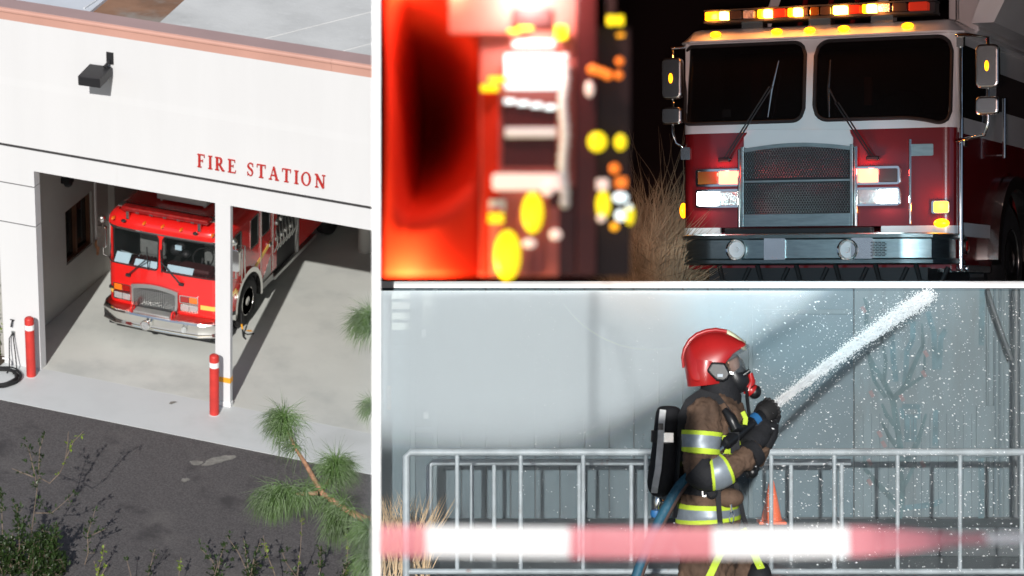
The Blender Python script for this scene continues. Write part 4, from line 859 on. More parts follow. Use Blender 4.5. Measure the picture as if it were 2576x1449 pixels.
# helmet: shell of ellipses swept from back to front
prof_t = [(1718, 901), (1722, 880), (1734, 858), (1752, 843), (1776, 834), (1801, 831), (1826, 835), (1846, 844), (1862, 853), (1875, 862)]
prof_b = [(1722, 925), (1727, 940), (1733, 955), (1748, 960), (1772, 956), (1796, 940), (1818, 915), (1838, 892), (1858, 878), (1877, 866)]
hw_ = [.03, .075, .105, .125, .135, .137, .130, .112, .085, .055]
m = MB(); secs = []
for (ut, vt), (ub, vb), w_ in zip(prof_t, prof_b, hw_):
    T_, B_ = q(ut, vt), q(ub, vb); s = []
    for k in range(15):
        a = math.pi*k/14; e = math.sin(a)**.75; c = T_.lerp(B_, (1-e)); s.append((c.x, PY-w_*math.cos(a)*(1.0), c.z))
    secs.append(s)
m.loft(secs, False, False)
hm = m.build('helmet', 'helmet_red', FF, smooth=60); so_ = hm.modifiers.new('solid', 'SOLIDIFY'); so_.thickness = .012; sb_ = hm.modifiers.new('sub', 'SUBSURF'); sb_.levels = 2; sb_.render_levels = 2
m = MB(); limb(m, [(1776, 966, 0, 47, .125), (1774, 950, 0, 48, .135), (1773, 930, 0, 50, .137), (1776, 905, 0, 50, .134)], 26); m.build('neck_guard', 'helmet_red', hm, smooth=60)
m = MB(); m.tube([q(1719, 925), q(1717, 900), q(1722, 878), q(1735, 856), q(1753, 841), q(1777, 832), q(1801, 829), q(1826, 833), q(1846, 842)], [.006, .009, .011, .012, .012, .012, .012, .011, .008], 8); m.build('helmet_ridge', 'helmet_red', hm, smooth=60)
m = MB(); s = []
for (ut, vt, w0) in ((1828, 834, .02), (1842, 841, .05), (1856, 851, .075), (1866, 859, .075), (1874, 864, .058)):
    T_ = q(ut, vt); s.append([(T_.x, PY-w0, T_.z-w0*.62), (T_.x, PY-w0*.5, T_.z-w0*.15+.004), (T_.x, PY, T_.z+.008), (T_.x, PY+w0*.5, T_.z-w0*.15+.004), (T_.x, PY+w0, T_.z-w0*.62)])
m.loft(s, False, False); fp_ = m.build('front_plate', 'helmet_pale', hm, smooth=60); so_ = fp_.modifiers.new('solid', 'SOLIDIFY'); so_.thickness = .006; so_.offset = 1
m = MB(); m.prism([(q(a, b).x, q(a, b).z) for a, b in ((1785, 908), (1818, 910), (1826, 925), (1832, 938), (1826, 950), (1815, 957), (1797, 955), (1786, 945), (1772, 930))], 'y', PY-.152, PY-.12); ec = m.build('ear_cover', 'black_plastic', hm, bevel=.012, segs=3)
m = MB(); m.box(q(1799, 0).x, q(1812, 0).x, PY-.1545, PY-.150, q(0, 945).z, q(0, 938).z); m.build('maker_label', 'reflective', ec)
m = MB(); m.obox(Matrix.Translation(q(1836, 937, -.13)) @ Matrix.Rotation(R_(14), 4, 'Y'), .024, .01, .011); m.build('visor_clip', 'steel', hm, bevel=.004)
# visor edge and mask
m = MB(); s = []
for (ut, vt, ub, vb, w_) in ((1822, 900, 1818, 912, .118), (1842, 886, 1840, 900, .108), (1862, 874, 1862, 886, .09), (1880, 865, 1883, 872, .05)):
    a, b = q(ut, vt), q(ub, vb); s.append([(a.x, PY-w_, a.z), (b.x, PY-w_, b.z), (b.x, PY+w_, b.z), (a.x, PY+w_, a.z)])
m.loft(s); m.build('visor', 'clear_visor', FF, smooth=50)
m = MB(); limb(m, [(1838, 893, 0, 14, .062), (1846, 912, 0, 24, .078), (1850, 930, 0, 27, .078), (1854, 945, 0, 24, .065)], 18); mk = m.build('mask_lens', 'clear_visor', FF, smooth=60)
m = MB(); m.ell(q(1838, 918), .052, .062, .075); m.ell(q(1852, 925), .022, .018, .02); m.build('face', 'skin', FF, smooth=60)
m = MB(); limb(m, [(1842, 935, 0, 30, .075), (1852, 950, 0, 32, .08), (1862, 968, 0, 30, .07), (1868, 985, 0, 18, .045)], 18); m.tube([q(1866, 945, -.05), q(1878, 938, -.055), q(1886, 931, -.055)], [.016, .013, .012], 8); fm = m.build('face_mask', 'black_plastic', FF, smooth=60)
m = MB(); m.tube([q(1887, 938, -.02), q(1891, 958, -.02), q(1884, 978, -.03), q(1880, 992, -.03)], [.014, .022, .028, .024], 10); m.lathe([(.040, -.012), (.042, .0), (.038, .012)], q(1891, 982, -.03), (.55, 0, -.6), 18); m.build('regulator', 'helmet_red', fm, smooth=50)
m = MB(); m.ell(q(1898, 985, -.03), .039, .038, .041); m.build('valve_cover', 'black_plastic', fm, smooth=60)
# air tank in its cover
TK = [(1684, 1020, 0, 16, .045), (1684, 1027, 0, 31, .075), (1682, 1045, 0, 35, .088), (1678, 1110, 0, 36, .09), (1669, 1180, 0, 37, .09), (1660, 1222, 0, 35, .085), (1656, 1240, 0, 25, .06), (1655, 1250, 0, 12, .03)]
m = MB(); limb(m, TK, 22); tk = m.build('air_tank', 'black_cloth', FF, smooth=50, sub=1)
strip([(1668, 1030, -.098), (1665, 1060, -.102), (1662, 1110, -.104), (1656, 1180, -.104), (1648, 1225, -.098), (1646, 1240, -.07)], 8, 'tank_white', 'tank_stripe', tk, .02)
m = MB(); m.box(q(1653, 0).x, q(1665, 0).x, PY-.112, PY-.106, q(0, 1078).z, q(0, 1062).z); m.build('tank_label', 'black_plastic', tk)
m = MB(); limb(m, [(1677, 1114, 0, 41, .100), (1679, 1084, 0, 41, .100)], 22); m.build('tank_strap', 'black_plastic', tk, smooth=50)
m = MB(); m.obox(Matrix.Translation(q(1682, 1100, -.11)), .03, .008, .03); m.build('strap_buckle', 'steel', tk, bevel=.004)
m = MB(); m.tube([q(1656, 1250), q(1655, 1262), q(1652, 1280)], [.018, .026, .014], 10); m.tube([q(1655, 1262), q(1674, 1264)], .012, 8); m.build('valve', 'chrome', tk, smooth=50)
m = MB(); m.lathe([(.012, 0), (.030, .006), (.032, .03), (.024, .045)], q(1651, 1281), (-.1, 0, -1), 14); m.build('valve_knob', 'knob_blue', tk, smooth=40)
m = MB(); limb(m, [(1712, 1060, 0, 14, .13), (1706, 1150, 0, 13, .14), (1702, 1240, 0, 12, .12), (1698, 1300, 0, 8, .05)], 12); m.build('back_plate', 'black_plastic', FF, smooth=50)
# nozzle and gloved hands
def glove(c, du, name, curl, side):
    """palm with four curled fingers and a thumb closing round the nozzle; du = nozzle direction"""
    du = Vector(du).normalized(); y = Vector((0, side, 0)); up = du.cross(y).normalized()*side
    m = MB(); c = Vector(c); m.ell(c, .058, .035, .05, M=Matrix((du, y, up)).transposed())
    m.tube([c-du*.045-up*.02, c-du*.11-up*.055], [.045, .05], 12)
    for k in range(4):
        b = c+du*(-.036+.026*k)+y*.012+up*.03; L = (.9, 1.05, 1.0, .8)[k]; pts = [b]
        for a in range(1, 6):
            t = a/5*curl; pts.append(b+(y*-.055*math.sin(t)*L+up*.042*(1-math.cos(t))*-1*L+up*.012*math.sin(t*.5)))
        m.tube(pts, [.017, .0165, .016, .0155, .014, .009], 8)
    b = c+du*.03-up*.02; m.tube([b, b+du*.03-up*.03-y*.01, b+du*.045-up*.012-y*.04, b+du*.04+up*.01-y*.055], [.019, .018, .016, .010], 8)
    return m.build(name, 'black_cloth', FF, smooth=60)
nz = thing('hose_nozzle', 'black fire hose nozzle held in gloved hands', 'nozzle', tuple(q(1880, 1080, -.12)))
NA, NB = q(1803, 1130, -.25), q(1943, 1024, -.03); nd_ = (NB-NA).normalized()
NT = lambda t: NA.lerp(NB, t)
m = MB(); m.tube([NT(0), NT(.12), NT(.14), NT(.45), NT(.47), NT(.62)], [.030, .030, .040, .038, .032, .032], 16); nb = m.build('barrel', 'black_plastic', nz, smooth=40)
m = MB(); m.tube([NT(.80), NT(.83), NT(.97), NT(1.0)], [.040, .055, .058, .052], 20); m.build('bumper', 'rubber', nz, smooth=40)
for k in range(14):
    a = 2*math.pi*k/14; d_, u_, w_ = basis(nd_); m = MB(); m.ell(NT(.985)+(u_*math.cos(a)+w_*math.sin(a))*.055, .012, .012, .012, 6, 5); m.build('tooth', 'rubber', nz)
m = MB(); m.tube([NT(.64), NT(.72)], .043, 16); m.build('band', 'knob_blue', nz, smooth=40)
m = MB(); m.tube([NT(.62), NT(.80)], .036, 14); m.build('shutoff_body', 'black_plastic', nz, smooth=40)
m = MB(); m.tube([NT(-.06), NT(.05)], .038, 16); m.build('coupling', 'steel', nz, smooth=40)
glove(q(1918, 1068, -.10), nd_, 'glove', 2.6, -1); glove(q(1926, 1052, .03), nd_, 'glove', 2.6, 1); 
m = MB(); limb(m, [(1880, 1122, -.17, 26, .06), (1908, 1100, -.13, 28, .058), (1925, 1075, -.09, 25, .05)], 14); m.build('glove_cuff', 'black_cloth', FF, smooth=60)
m = MB(); limb(m, [(1918, 1118, .0, 26, .055), (1932, 1090, .0, 26, .05), (1938, 1062, .0, 22, .045)], 14); m.build('glove_cuff', 'black_cloth', FF, smooth=60)
m = MB(); m.tube([q(1905, 1045, -.02), q(1915, 1022, -.04), q(1922, 1014, -.05)], [.03, .028, .02], 10); m.build('handle_bail', 'black_cloth', nz, smooth=60)
# hose
hs = thing('fire_hose', 'dark blue fire hose running down from under the arm to the ground', 'hose', tuple(sp(1600, 1449, PY-.25)))
g1 = sp(1540, 1560, PY-.45); HP = [NT(-.05), q(1770, 1158, -.20), q(1745, 1188, -.17), q(1710, 1222, -.20), q(1675, 1280, -.24), q(1640, 1350, -.28), q(1608, 1430, -.30), q(1580, 1520, -.32), q(1550, 1640, -.36)]
last = HP[-1]; HP += [Vector((last.x-.05, last.y-.1, ZG+.15)), Vector((last.x-.2, last.y-.3, ZG+.035)), Vector((last.x-.8, last.y-.8, ZG+.03))]
def smooth_path(P, n=6):
    out = []
    for i in range(len(P)-1):
        a, b, c, d = P[max(i-1, 0)], P[i], P[i+1], P[min(i+2, len(P)-1)]
        for k in range(n):
            t = k/n; out.append(.5*((2*b)+(c-a)*t+(2*a-5*b+4*c-d)*t*t+(3*b-a-3*c+d)*t**3))
    return out+[P[-1]]
m = MB(); m.tube(smooth_path(HP), .029, 12); m.build('hose_line', 'hose_blue', hs, smooth=60)
off_ = Vector((.022, -.012, -.012)); m = MB(); m.tube([p+off_ for p in smooth_path(HP[2:10])], .012, 8); m.build('hose_seam', 'hose_edge', hs, smooth=60)
# water jet: real cone from the nozzle to the top of the yard wall
def water_mat(name, dens, sc, thr, col=(0.92, 0.95, 0.97)):
    m = bpy.data.materials.new(name); m.use_nodes = True; nt = m.node_tree; nt.nodes.clear(); L = nt.links.new
    tc = nt.nodes.new('ShaderNodeTexCoord'); mp = nt.nodes.new('ShaderNodeMapping'); mp.inputs['Scale'].default_value = (1.1, sc, sc); nz_ = nt.nodes.new('ShaderNodeTexNoise'); nz_.inputs['Detail'].default_value = 8; nz_.inputs['Roughness'].default_value = .75; nz_.inputs['Scale'].default_value = 1
    rg = nt.nodes.new('ShaderNodeMapRange'); rg.inputs['From Min'].default_value = thr-.16; rg.inputs['From Max'].default_value = thr+.16; rg.inputs['To Max'].default_value = dens
    df = nt.nodes.new('ShaderNodeBsdfDiffuse'); df.inputs[0].default_value = (*col, 1); tl = nt.nodes.new('ShaderNodeBsdfTranslucent'); tl.inputs[0].default_value = (*col, 1); mx0 = nt.nodes.new('ShaderNodeMixShader'); mx0.inputs[0].default_value = .08
    tr = nt.nodes.new('ShaderNodeBsdfTransparent'); mx = nt.nodes.new('ShaderNodeMixShader'); out = nt.nodes.new('ShaderNodeOutputMaterial')
    L(tc.outputs['Object'], mp.inputs[0]); L(mp.outputs[0], nz_.inputs['Vector']); L(nz_.outputs['Fac'], rg.inputs['Value']); L(df.outputs[0], mx0.inputs[1]); L(tl.outputs[0], mx0.inputs[2]); L(rg.outputs[0], mx.inputs[0]); L(tr.outputs[0], mx.inputs[1]); L(mx0.outputs[0], mx.inputs[2]); L(mx.outputs[0], out.inputs[0]); MAT[name] = m
water_mat('water_core', 1.0, 16, .22); water_mat('water_mid', .6, 22, .45); water_mat('water_fringe', .30, 26, .52)
JA, JB = NB+nd_*.01, sp(2336, 742, WY-.06); JD = (JB-JA); JL = JD.length
wj = bpy.data.objects.new('water_jet', None); COL.objects.link(wj); xa = JD.normalized(); ya = Vector((0, 0, 1)).cross(xa).normalized(); za = xa.cross(ya)
wj.matrix_basis = Matrix.Translation(JA) @ Matrix((xa, ya, za)).transposed().to_4x4(); tag(wj, 'white water jet shooting from the nozzle up to the wall', 'water'); ONSTAGE.append(wj); ORG[wj.name] = Vector()
sagf = lambda t: .02*math.sin(math.pi*t)
for nm, ma, k0, k1 in (('jet_core', 'water_core', .016, .030),):
    m = MB(); m.tube([(JL*t/24, 0, sagf(t/24)) for t in range(25)], [k0+(k1-k0)*t/24 for t in range(25)], 18, False); m.build(nm, ma, wj, smooth=60)
# the jet's own water: thousands of tumbling globs round the core
jb = MB(); r = random.Random(31)
for k in range(42000):
    t = r.random(); a = r.uniform(0, 6.28); rad = (.023+.040*t)*abs(r.gauss(0, .50)); s = r.uniform(.0016, .0048)*(.8+.6*t)
    p = Vector((JL*t, rad*math.cos(a), sagf(t)+rad*math.sin(a))); M3 = Matrix.Rotation(r.uniform(0, 6.28), 3, rv(r))
    q8 = [p+M3 @ Vector(v)*s for v in ((1, 0, 0), (-1, 0, 0), (0, 1, 0), (0, -1, 0), (0, 0, 1), (0, 0, -1))]
    jb.add(q8, [(0, 2, 4), (2, 1, 4), (1, 3, 4), (3, 0, 4), (2, 0, 5), (1, 2, 5), (3, 1, 5), (0, 3, 5)])
mat('jet_water', (0.93, 0.955, 0.97), 0.3)
tag(jb.build('jet_spray', 'jet_water', wj), kind='stuff')
# flying drops
mat('drop', (0.93, 0.95, 0.96), 0.2, spec=0.8)
dm_ = MB(); r = random.Random(21)
def drop(p, s, d, el):
    d = Vector(d).normalized(); _, u, w = basis(d); dm_.add([p-d*s*el, p+u*s, p+w*s, p-u*s, p-w*s, p+d*s*el], [(0, 1, 2), (0, 2, 3), (0, 3, 4), (0, 4, 1), (5, 2, 1), (5, 3, 2), (5, 4, 3), (5, 1, 4)])
for k in range(3600):
    right = r.random() < .80
    u = r.uniform(1900, 2590) if right else r.uniform(1300, 1950); v = 740+700*r.random()**(1.0 if right else 1.4); y = r.uniform(12.2, 17.2) if right else r.uniform(13.6, 17)
    sc = r.choice((.0010, .0012, .0014, .0016, .0018, .0022, .0028, .0042 if right else .002)); drop(sp(u, v, y), sc, (r.uniform(.3, 1), r.uniform(-.2, .2), r.uniform(-.8, .3)), r.uniform(1.0, 2.4))
for k in range(1700):
    t = r.random(); p = JA+JD*t+Vector((0, 0, sagf(t))); a = r.uniform(0, 6.28); rr = (.05+.09*t)*abs(r.gauss(0, 1))*1.2
    p = p+(ya*math.cos(a)+za*math.sin(a))*rr
    if p.z < -.02*1 and p.y < WY-.03: drop(p, r.choice((.0015, .002, .0028, .004)), JD, r.uniform(1, 3))
tag(dm_.build('water_drops', 'drop'), 'fine white water drops flying through the yard air', 'water', kind='stuff')
# drifting spray: thin mist between the railings and the wall, dense above the diagonal
mi = bpy.data.materials.new('mist'); mi.use_nodes = True; nt = mi.node_tree; nt.nodes.clear(); L = nt.links.new
tc = nt.nodes.new('ShaderNodeTexCoord'); pv = nt.nodes.new('ShaderNodeVolumePrincipled'); out = nt.nodes.new('ShaderNodeOutputMaterial')
pv.inputs['Color'].default_value = (.80, .91, .97, 1); pv.inputs['Anisotropy'].default_value = -.35
def math_(op, a, b=None):
    n = nt.nodes.new('ShaderNodeMath'); n.operation = op
    for i, v in enumerate((a, b)):
        if v is None: continue
        if isinstance(v, (int, float)): n.inputs[i].default_value = v
        else: L(v, n.inputs[i])
    return n.outputs[0]
sx = nt.nodes.new('ShaderNodeSeparateXYZ'); L(tc.outputs['Object'], sx.inputs[0])
def dist(pu, pv_): return None
yl = 17.9
A_, B_ = Vector((SX(1470, yl), SZ(1135, yl))), Vector((SX(1905, yl), SZ(815, yl))); dl = (B_-A_).normalized(); nl = Vector((-dl.y, dl.x))
dd = math_('ADD', math_('MULTIPLY', math_('SUBTRACT', sx.outputs[0], A_.x), nl.x), math_('MULTIPLY', math_('SUBTRACT', sx.outputs[2], A_.y), nl.y))
ns = nt.nodes.new('ShaderNodeTexNoise'); ns.inputs['Scale'].default_value = 1.1; ns.inputs['Detail'].default_value = 2; L(tc.outputs['Object'], ns.inputs['Vector'])
dd = math_('ADD', dd, math_('MULTIPLY', math_('SUBTRACT', ns.outputs['Fac'], .5), .5))
def rng(val, a, b, t0=0.0, t1=1.0):
    n = nt.nodes.new('ShaderNodeMapRange'); n.interpolation_type = 'SMOOTHSTEP'
    for i, v in zip(('From Min', 'From Max', 'To Min', 'To Max'), (a, b, t0, t1)): n.inputs[i].default_value = v
    L(val, n.inputs['Value']); return n.outputs[0]
dens = math_('MULTIPLY', rng(dd, -.12, .35), rng(sx.outputs[0], SX(960, yl), SX(1250, yl), .35, 1))
dens = math_('MULTIPLY', dens, rng(sx.outputs[2], SZ(1150, yl), SZ(980, yl)))
dens = math_('MULTIPLY', dens, rng(sx.outputs[0], SX(2250, yl), SX(1900, yl)))
dens = math_('ADD', math_('MULTIPLY', math_('MULTIPLY', dens, rng(sx.outputs[1], 16.9, 17.5)), 3.2), .018)
L(dens, pv.inputs['Density']); L(pv.outputs[0], out.inputs['Volume']); MAT['mist'] = mi
m = MB(); m.box(SX(957, 18.45)+.03, 4.6, 14.6, 18.45, ZG+.02, -.02); o = m.build('spray_mist', 'mist'); tag(o, 'pale drifting spray mist in front of the yard wall', 'mist', kind='stuff')
# ================================================================== RIGHT, UPPER: dark walls standing for night sky, with an added sun-blocking hood
mat('night', (0.016, 0.006, 0.006), 0.9)
mat('gravel', (0.05, 0.045, 0.045), 0.9, var=0.4, vs=8, bump=0.6, bs=30)
HY = 9.5; ry = lambda y: .1207*y+.05; rx_ = lambda y: .2205*y
RXW = rx_(31)
m = MB(); m.add([(PXL(HY)-1.5, HY, ry(HY)), (RXW, HY, ry(HY)), (RXW, 31, ry(31)+.3), (PXL(31)+.01, 31, ry(31)+.3), (PXL(19)+.01, 19, ry(19)), (PXL(19)-1.5, 19, ry(19))], [(0, 1, 2, 3, 4, 5)])  # roof reaches forward out of view, added to keep sun off the engine
m.add([(RXW, 19.6, -.6), (RXW, 31, -.6), (RXW, 31, ry(31)+.3), (RXW, 19.6, ry(19.6))], [(0, 1, 2, 3)])
m.add([(PXL(31)+.01, 31, -.6), (RXW, 31, -.6), (RXW, 31, ry(31)+.3), (PXL(31)+.01, 31, ry(31)+.3)], [(0, 1, 2, 3)])
m.add([(PXL(18.6)+.02, 18.6, ry(18.6)), (PXL(31)+.02, 31, ry(31)+.3), (PXL(31)+.02, 31, -.6), (PXL(19.7)+.02, 19.7, -.6), (PXL(19.7)+.02, 19.7, .06), (PXL(18.6)+.02, 18.6, .06)], [(0, 1, 2, 3, 4, 5)])
tag(m.build('sky', 'night'), kind='structure')
m = MB(); m.add([(PXL(19.7)+.03, 19.68, -.30), (rx_(19.7), 19.68, -.30), (rx_(31), 31, -.30), (PXL(31)+.03, 31, -.30)], [(0, 1, 2, 3)]); tag(m.build('gravel_ground', 'gravel'), kind='structure')
# ================================================================== RIGHT, UPPER: white and dark red fire engine at night
mat('night_red', (0.17, 0.007, 0.009), 0.25, coat=0.9, var=0.05, vs=2); mat('night_white', (0.72, 0.72, 0.72), 0.3, coat=0.6, var=0.03, vs=2)
mat('brushed', (0.27, 0.33, 0.34), 0.38, 1.0, var=0.12, vs=6, bump=0.05, bs=25, stretch=(1, 1, 6))
mat('night_glass', (0.006, 0.005, 0.005), 0.03, alpha=0.72, spec=0.5)
def glow(name, col, s): return mat(name, tuple(min(1, c*.6) for c in col), 0.3, emit=col, es=s)
glow('amber_lit', (1.0, 0.33, 0.004), 4.0); glow('amber_core', (1.0, 0.58, 0.07), 14.0); glow('amber_dim', (1.0, 0.42, 0.01), 1.3); glow('red_lit', (1.0, 0.16, 0.06), 4.0); glow('red_core', (1.0, 0.17, 0.10), 4.5)
glow('side_amber', (1.0, 0.40, 0.03), 5.0); glow('head_lit', (0.90, 1.0, 1.0), 26.0); glow('red_dim', (0.6, 0.03, 0.01), 0.35)
mat('clear_lamp', (0.30, 0.28, 0.34), 0.15, 0.5, bump=0.8, bs=50); mat('amber_off', (0.16, 0.06, 0.01), 0.2, coat=1.0); mat('smoke_lens', (0.05, 0.035, 0.03), 0.15, coat=1.0)
PSI = R_(24); NX, NY, NZ = (2062-1288)/FPX*21.2, 21.2, -.30
_ex = (math.cos(PSI), -math.sin(PSI)); _ey = (math.sin(PSI), math.cos(PSI))
def F(u, v, off=0.0):
    a, c = (u-1288)/FPX, -(v-724)/FPX; t = (-off+NX*_ey[0]+NY*_ey[1])/(a*_ey[0]+_ey[1])
    return ((a*t-NX)*_ex[0]+(t-NY)*_ex[1], c*t-NZ)
def FS(u, v, X):
    a, c = (u-1288)/FPX, -(v-724)/FPX; t = (X+NX*_ex[0]+NY*_ex[1])/(a*_ex[0]+_ex[1])
    return ((a*t-NX)*_ey[0]+(t-NY)*_ey[1], c*t-NZ)
E2 = thing('fire_engine', 'dark red and white fire engine with glowing lamps in the night', 'fire engine', (NX, NY, NZ), rotz=-PSI, local=True)
HX0, HX1 = -1.30, 1.215
fx = mk_fp(1.2575, .10, .0)
CX = (HX0+HX1)/2
fq = lambda s, off=0.0: (fx(s, off)[0]+CX, fx(s, off)[1])
s_of = lambda x: x-CX
SF2 = 1.1575+.10*math.pi/2; SB2 = SF2+3.4
rk2 = lambda z: max(0, z-1.72)*.10
PL = s_of(-.10)
def zb_r(s): return 1.79-.10*max(0, (s-.75)/.5)**2
w2L = winz(-SF2+.03, s_of(-.150), 1.79, 2.50, .11); w2R = winz(s_of(-.055), SF2-.10, zb_r, 2.50, .13)
def lo2(s): return w2L[0](s) if -SF2+.03 < s < s_of(-.150) else (w2R[0](s) if s_of(-.055) < s < SF2-.10 else 2.1)
def hi2(s): return w2L[1](s) if -SF2+.03 < s < s_of(-.150) else (w2R[1](s) if s_of(-.055) < s < SF2-.10 else 2.1)
m = MB(); wrap(m, fq, -SF2, SF2, 1.70, lo2, 0, .04, 160, rk2, 3); wrap(m, fq, -SF2, SF2, hi2, 2.54, 0, .04, 160, rk2, 2)
for a, b in ((-SB2, -SF2), (SF2, SB2)): wrap(m, fq, a, b, 1.66, 2.54, 0, .04, 10)
m.build('cab_upper', 'night_white', E2, smooth=30)
m = MB()
wrap(m, fq, -SF2, SF2, .845, 1.70, 0, .04, 90, nz=2)
def arch2(s): y = fq(abs(s))[1]; d = abs(y-2.15); return .845 if d > .82 else max(.845, .56+math.sqrt(.82**2-d*d))
for a, b in ((-SB2, -SF2), (SF2, SB2)): wrap(m, fq, a, b, arch2, 1.66, 0, .05, 90)
m.box(HX0+.05, HX1-.05, .02, .5, .47, .80); cl = m.build('cab_lower', 'night_red', E2, smooth=30)
m = MB(); wrap(m, fq, SF2-.02, SF2+1.35, .45, .84, -.01, .04, 20); m.build('door_skirt', 'night_red', E2, smooth=30)
for a, b in ((-SF2, s_of(-.93)), (s_of(.56), SF2)):
    m = MB(); wrap(m, fq, a, b, .775, .845, .006, .03, 20); m.build('white_band', 'night_white', cl, smooth=50)
m = MB(); wrap(m, fq, SF2+.04, SF2+1.22, .755, .875, .012, .012, 4); m.build('white_band', 'night_white', cl)
# white bib that runs down to the grille
bp = [F(u, v) for u, v in ((1872, 345), (1880, 335), (1880, 325), (2138, 325), (2140, 335), (2146, 345), (2146, 372), (1872, 372))]
m = MB(); m.prism(bp, 'y', -.012, .005); m.build('white_bib', 'night_white', E2, bevel=.004)
# sloped brow
ol = lambda off: [fq(-SB2+2*SB2*k/80, off) for k in range(81)]
m = MB(); m.loft([[(x, y+(.07 if y < .6 else 0), z) for x, y in ol(o)] for o, z in ((.0, 2.525), (.05, 2.53), (.055, 2.545), (.02, 2.57), (-.06, 2.645), (-.14, 2.66))]); br = m.build('brow', 'night_white', E2, smooth=35)
m = MB(); m.box(HX0+.1, HX1-.1, .9, 1.0, .9, 2.5); m.build('cab_back', 'night', E2)
for w, s0, s1 in ((w2L, -SF2+.03, s_of(-.150)), (w2R, s_of(-.055), SF2-.10)):
    m = MB(); wrap(m, fq, s0, s1, w[0], w[1], -.012, .006, 50, rk2); gl = m.build('windshield', 'night_glass', E2, smooth=40)
    pts = []; qq = [(s0+(s1-s0)*k/50, 0) for k in range(51)]+[(s1-(s1-s0)*k/50, 1) for k in range(51)]
    for s, e in qq: z = w[e](s); x, y = fq(s, .006); pts.append((x, y+rk2(z), z))
    m = MB(); m.tube(pts+[pts[0]], .017, 6, False); m.build('gasket', 'rubber', gl, smooth=60)
m = MB(); m.box(HX0+.1, HX1-.1, .08, .5, 1.68, 1.83); m.build('dashboard', 'yard_dark', E2, bevel=.04)
m = MB(); m.box(-.98, -.90, .20, .21, 1.86, 1.93); m.build('dash_card', 'white_paint', E2)
m = MB(); m.box(.28, .35, .45, .5, 1.95, 2.2); m.build('harness', 'cone_orange', E2)
m = MB(); m.box(-.9, -.8, .8, .85, 1.9, 2.4).box(-.72, -.66, .8, .85, 1.9, 2.4); m.build('seat_belt', 'night_red', E2)
m = MB(); m.tube([(.62+.22*math.cos(a*math.pi/12), .4+.08*math.sin(a*math.pi/12), 1.93+.13*math.sin(a*math.pi/12)) for a in range(25)], .015, 6, False); m.build('steering_wheel', 'rubber', E2, smooth=60)
# wipers
for (bu, bv, tu, tv, b0, b1) in ((1826, 402, 1942, 218, (1934, 295), (1957, 152)), (2198, 398, 2108, 258, (2089, 295), (2088, 150))):
    bx, bz = F(bu, bv); tx_, tz = F(tu, tv); m = MB(); yy = lambda z: -.05+rk2(z)
    for dx in (-.012, .016): m.tube([(bx+dx, -.04, bz), (tx_+dx, yy(tz)-.03, tz)], .007, 6)
    wa = m.build('wiper_arm', 'black_metal', E2, smooth=50); x0, z0 = F(*b0); x1, z1 = F(*b1)
    m = MB(); m.tube([(x0, yy(z0)+.005, z0), ((x0+x1)/2-.01, yy((z0+z1)/2)-.01, (z0+z1)/2), (x1, yy(z1)+.005, z1)], [.006, .013, .006], 6); m.build('wiper_blade', 'steel', wa, smooth=50)
    if bu > 2000: m = MB(); m.tube([(tx_, yy(tz)-.03, tz), (*F(2088, 222)[:1], yy(2.1)-.02, F(2088, 222)[1])], .007, 6); m.build('wiper_link', 'black_metal', wa)
    m = MB(); m.box(bx-.06, bx+.05, -.05, .0, bz-.02, bz+.02); m.build('wiper_pivot', 'black_metal', wa, bevel=.01)
# honeycomb grille
gx0, gz1 = F(1868, 370); gx1, gz0 = F(2150, 568); G0 = .055
gt2 = lambda x: gz1-.02+.045*math.sin(math.pi*(x-gx0)/(gx1-gx0))
po_ = [(gx0, gz0), (gx1, gz0)]+[(gx1-(gx1-gx0)*k/16, gt2(gx1-(gx1-gx0)*k/16)) for k in range(17)]
zm = F(2000, 455)[1]; zb = F(2000, 537)[1]
m = MB(); m.prism(po_, 'y', -.012, .0); gb = m.build('grille', 'black_metal', E2)
m = MB(); m.box(gx0, gx0+.028, -.06, -.012, gz0, gz1).box(gx1-.028, gx1, -.06, -.012, gz0, gz1); m.box(gx0+.028, gx1-.028, -.045, -.012, zm-.012, zm+.012); m.build('grille_frame', 'brushed', gb, bevel=.004)
m = MB(); m.box(gx0+.028, gx1-.028, -.05, -.012, gz0, zb); m.build('lower_plate', 'brushed', gb, bevel=.004)
m = MB(); s = [[(x, -.055, gt2(x)), (x, -.055, gt2(x)-.035), (x, -.012, gt2(x)-.035), (x, -.012, gt2(x))] for x in [gx0+(gx1-gx0)*k/16 for k in range(17)]]; m.loft(s); m.build('grille_arch', 'brushed', gb, smooth=50)
hx = MB(); rr = .0135; k = 0
z = zb+.012
while z < gz1-.02:
    x = gx0+.034+(rr*.9 if k % 2 else 0)
    while x < gx1-.034:
        if not zm-.018 < z < zm+.018 and z < gt2(x)-.035:
            P = [(x+rr*math.sin(i*math.pi/3), z+rr*math.cos(i*math.pi/3)) for i in range(6)]; Q = [(x+rr*.74*math.sin(i*math.pi/3), z+rr*.74*math.cos(i*math.pi/3)) for i in range(6)]
            hx.add([(p[0], -.032, p[1]) for p in P]+[(p[0], -.030, p[1]) for p in Q], [(i, (i+1) % 6, 6+(i+1) % 6, 6+i) for i in range(6)])
        x += rr*1.8
    z += rr*1.56; k += 1
tag(hx.build('honeycomb_mesh', 'brushed', gb), kind='stuff')
for x in (gx0-.02, gx1+.02): m = MB(); m.tube([(x, -.03, gz0), (x, -.03, gz1-.02)], .018, 8); m.build('chrome_strip', 'chrome', gb, smooth=50)
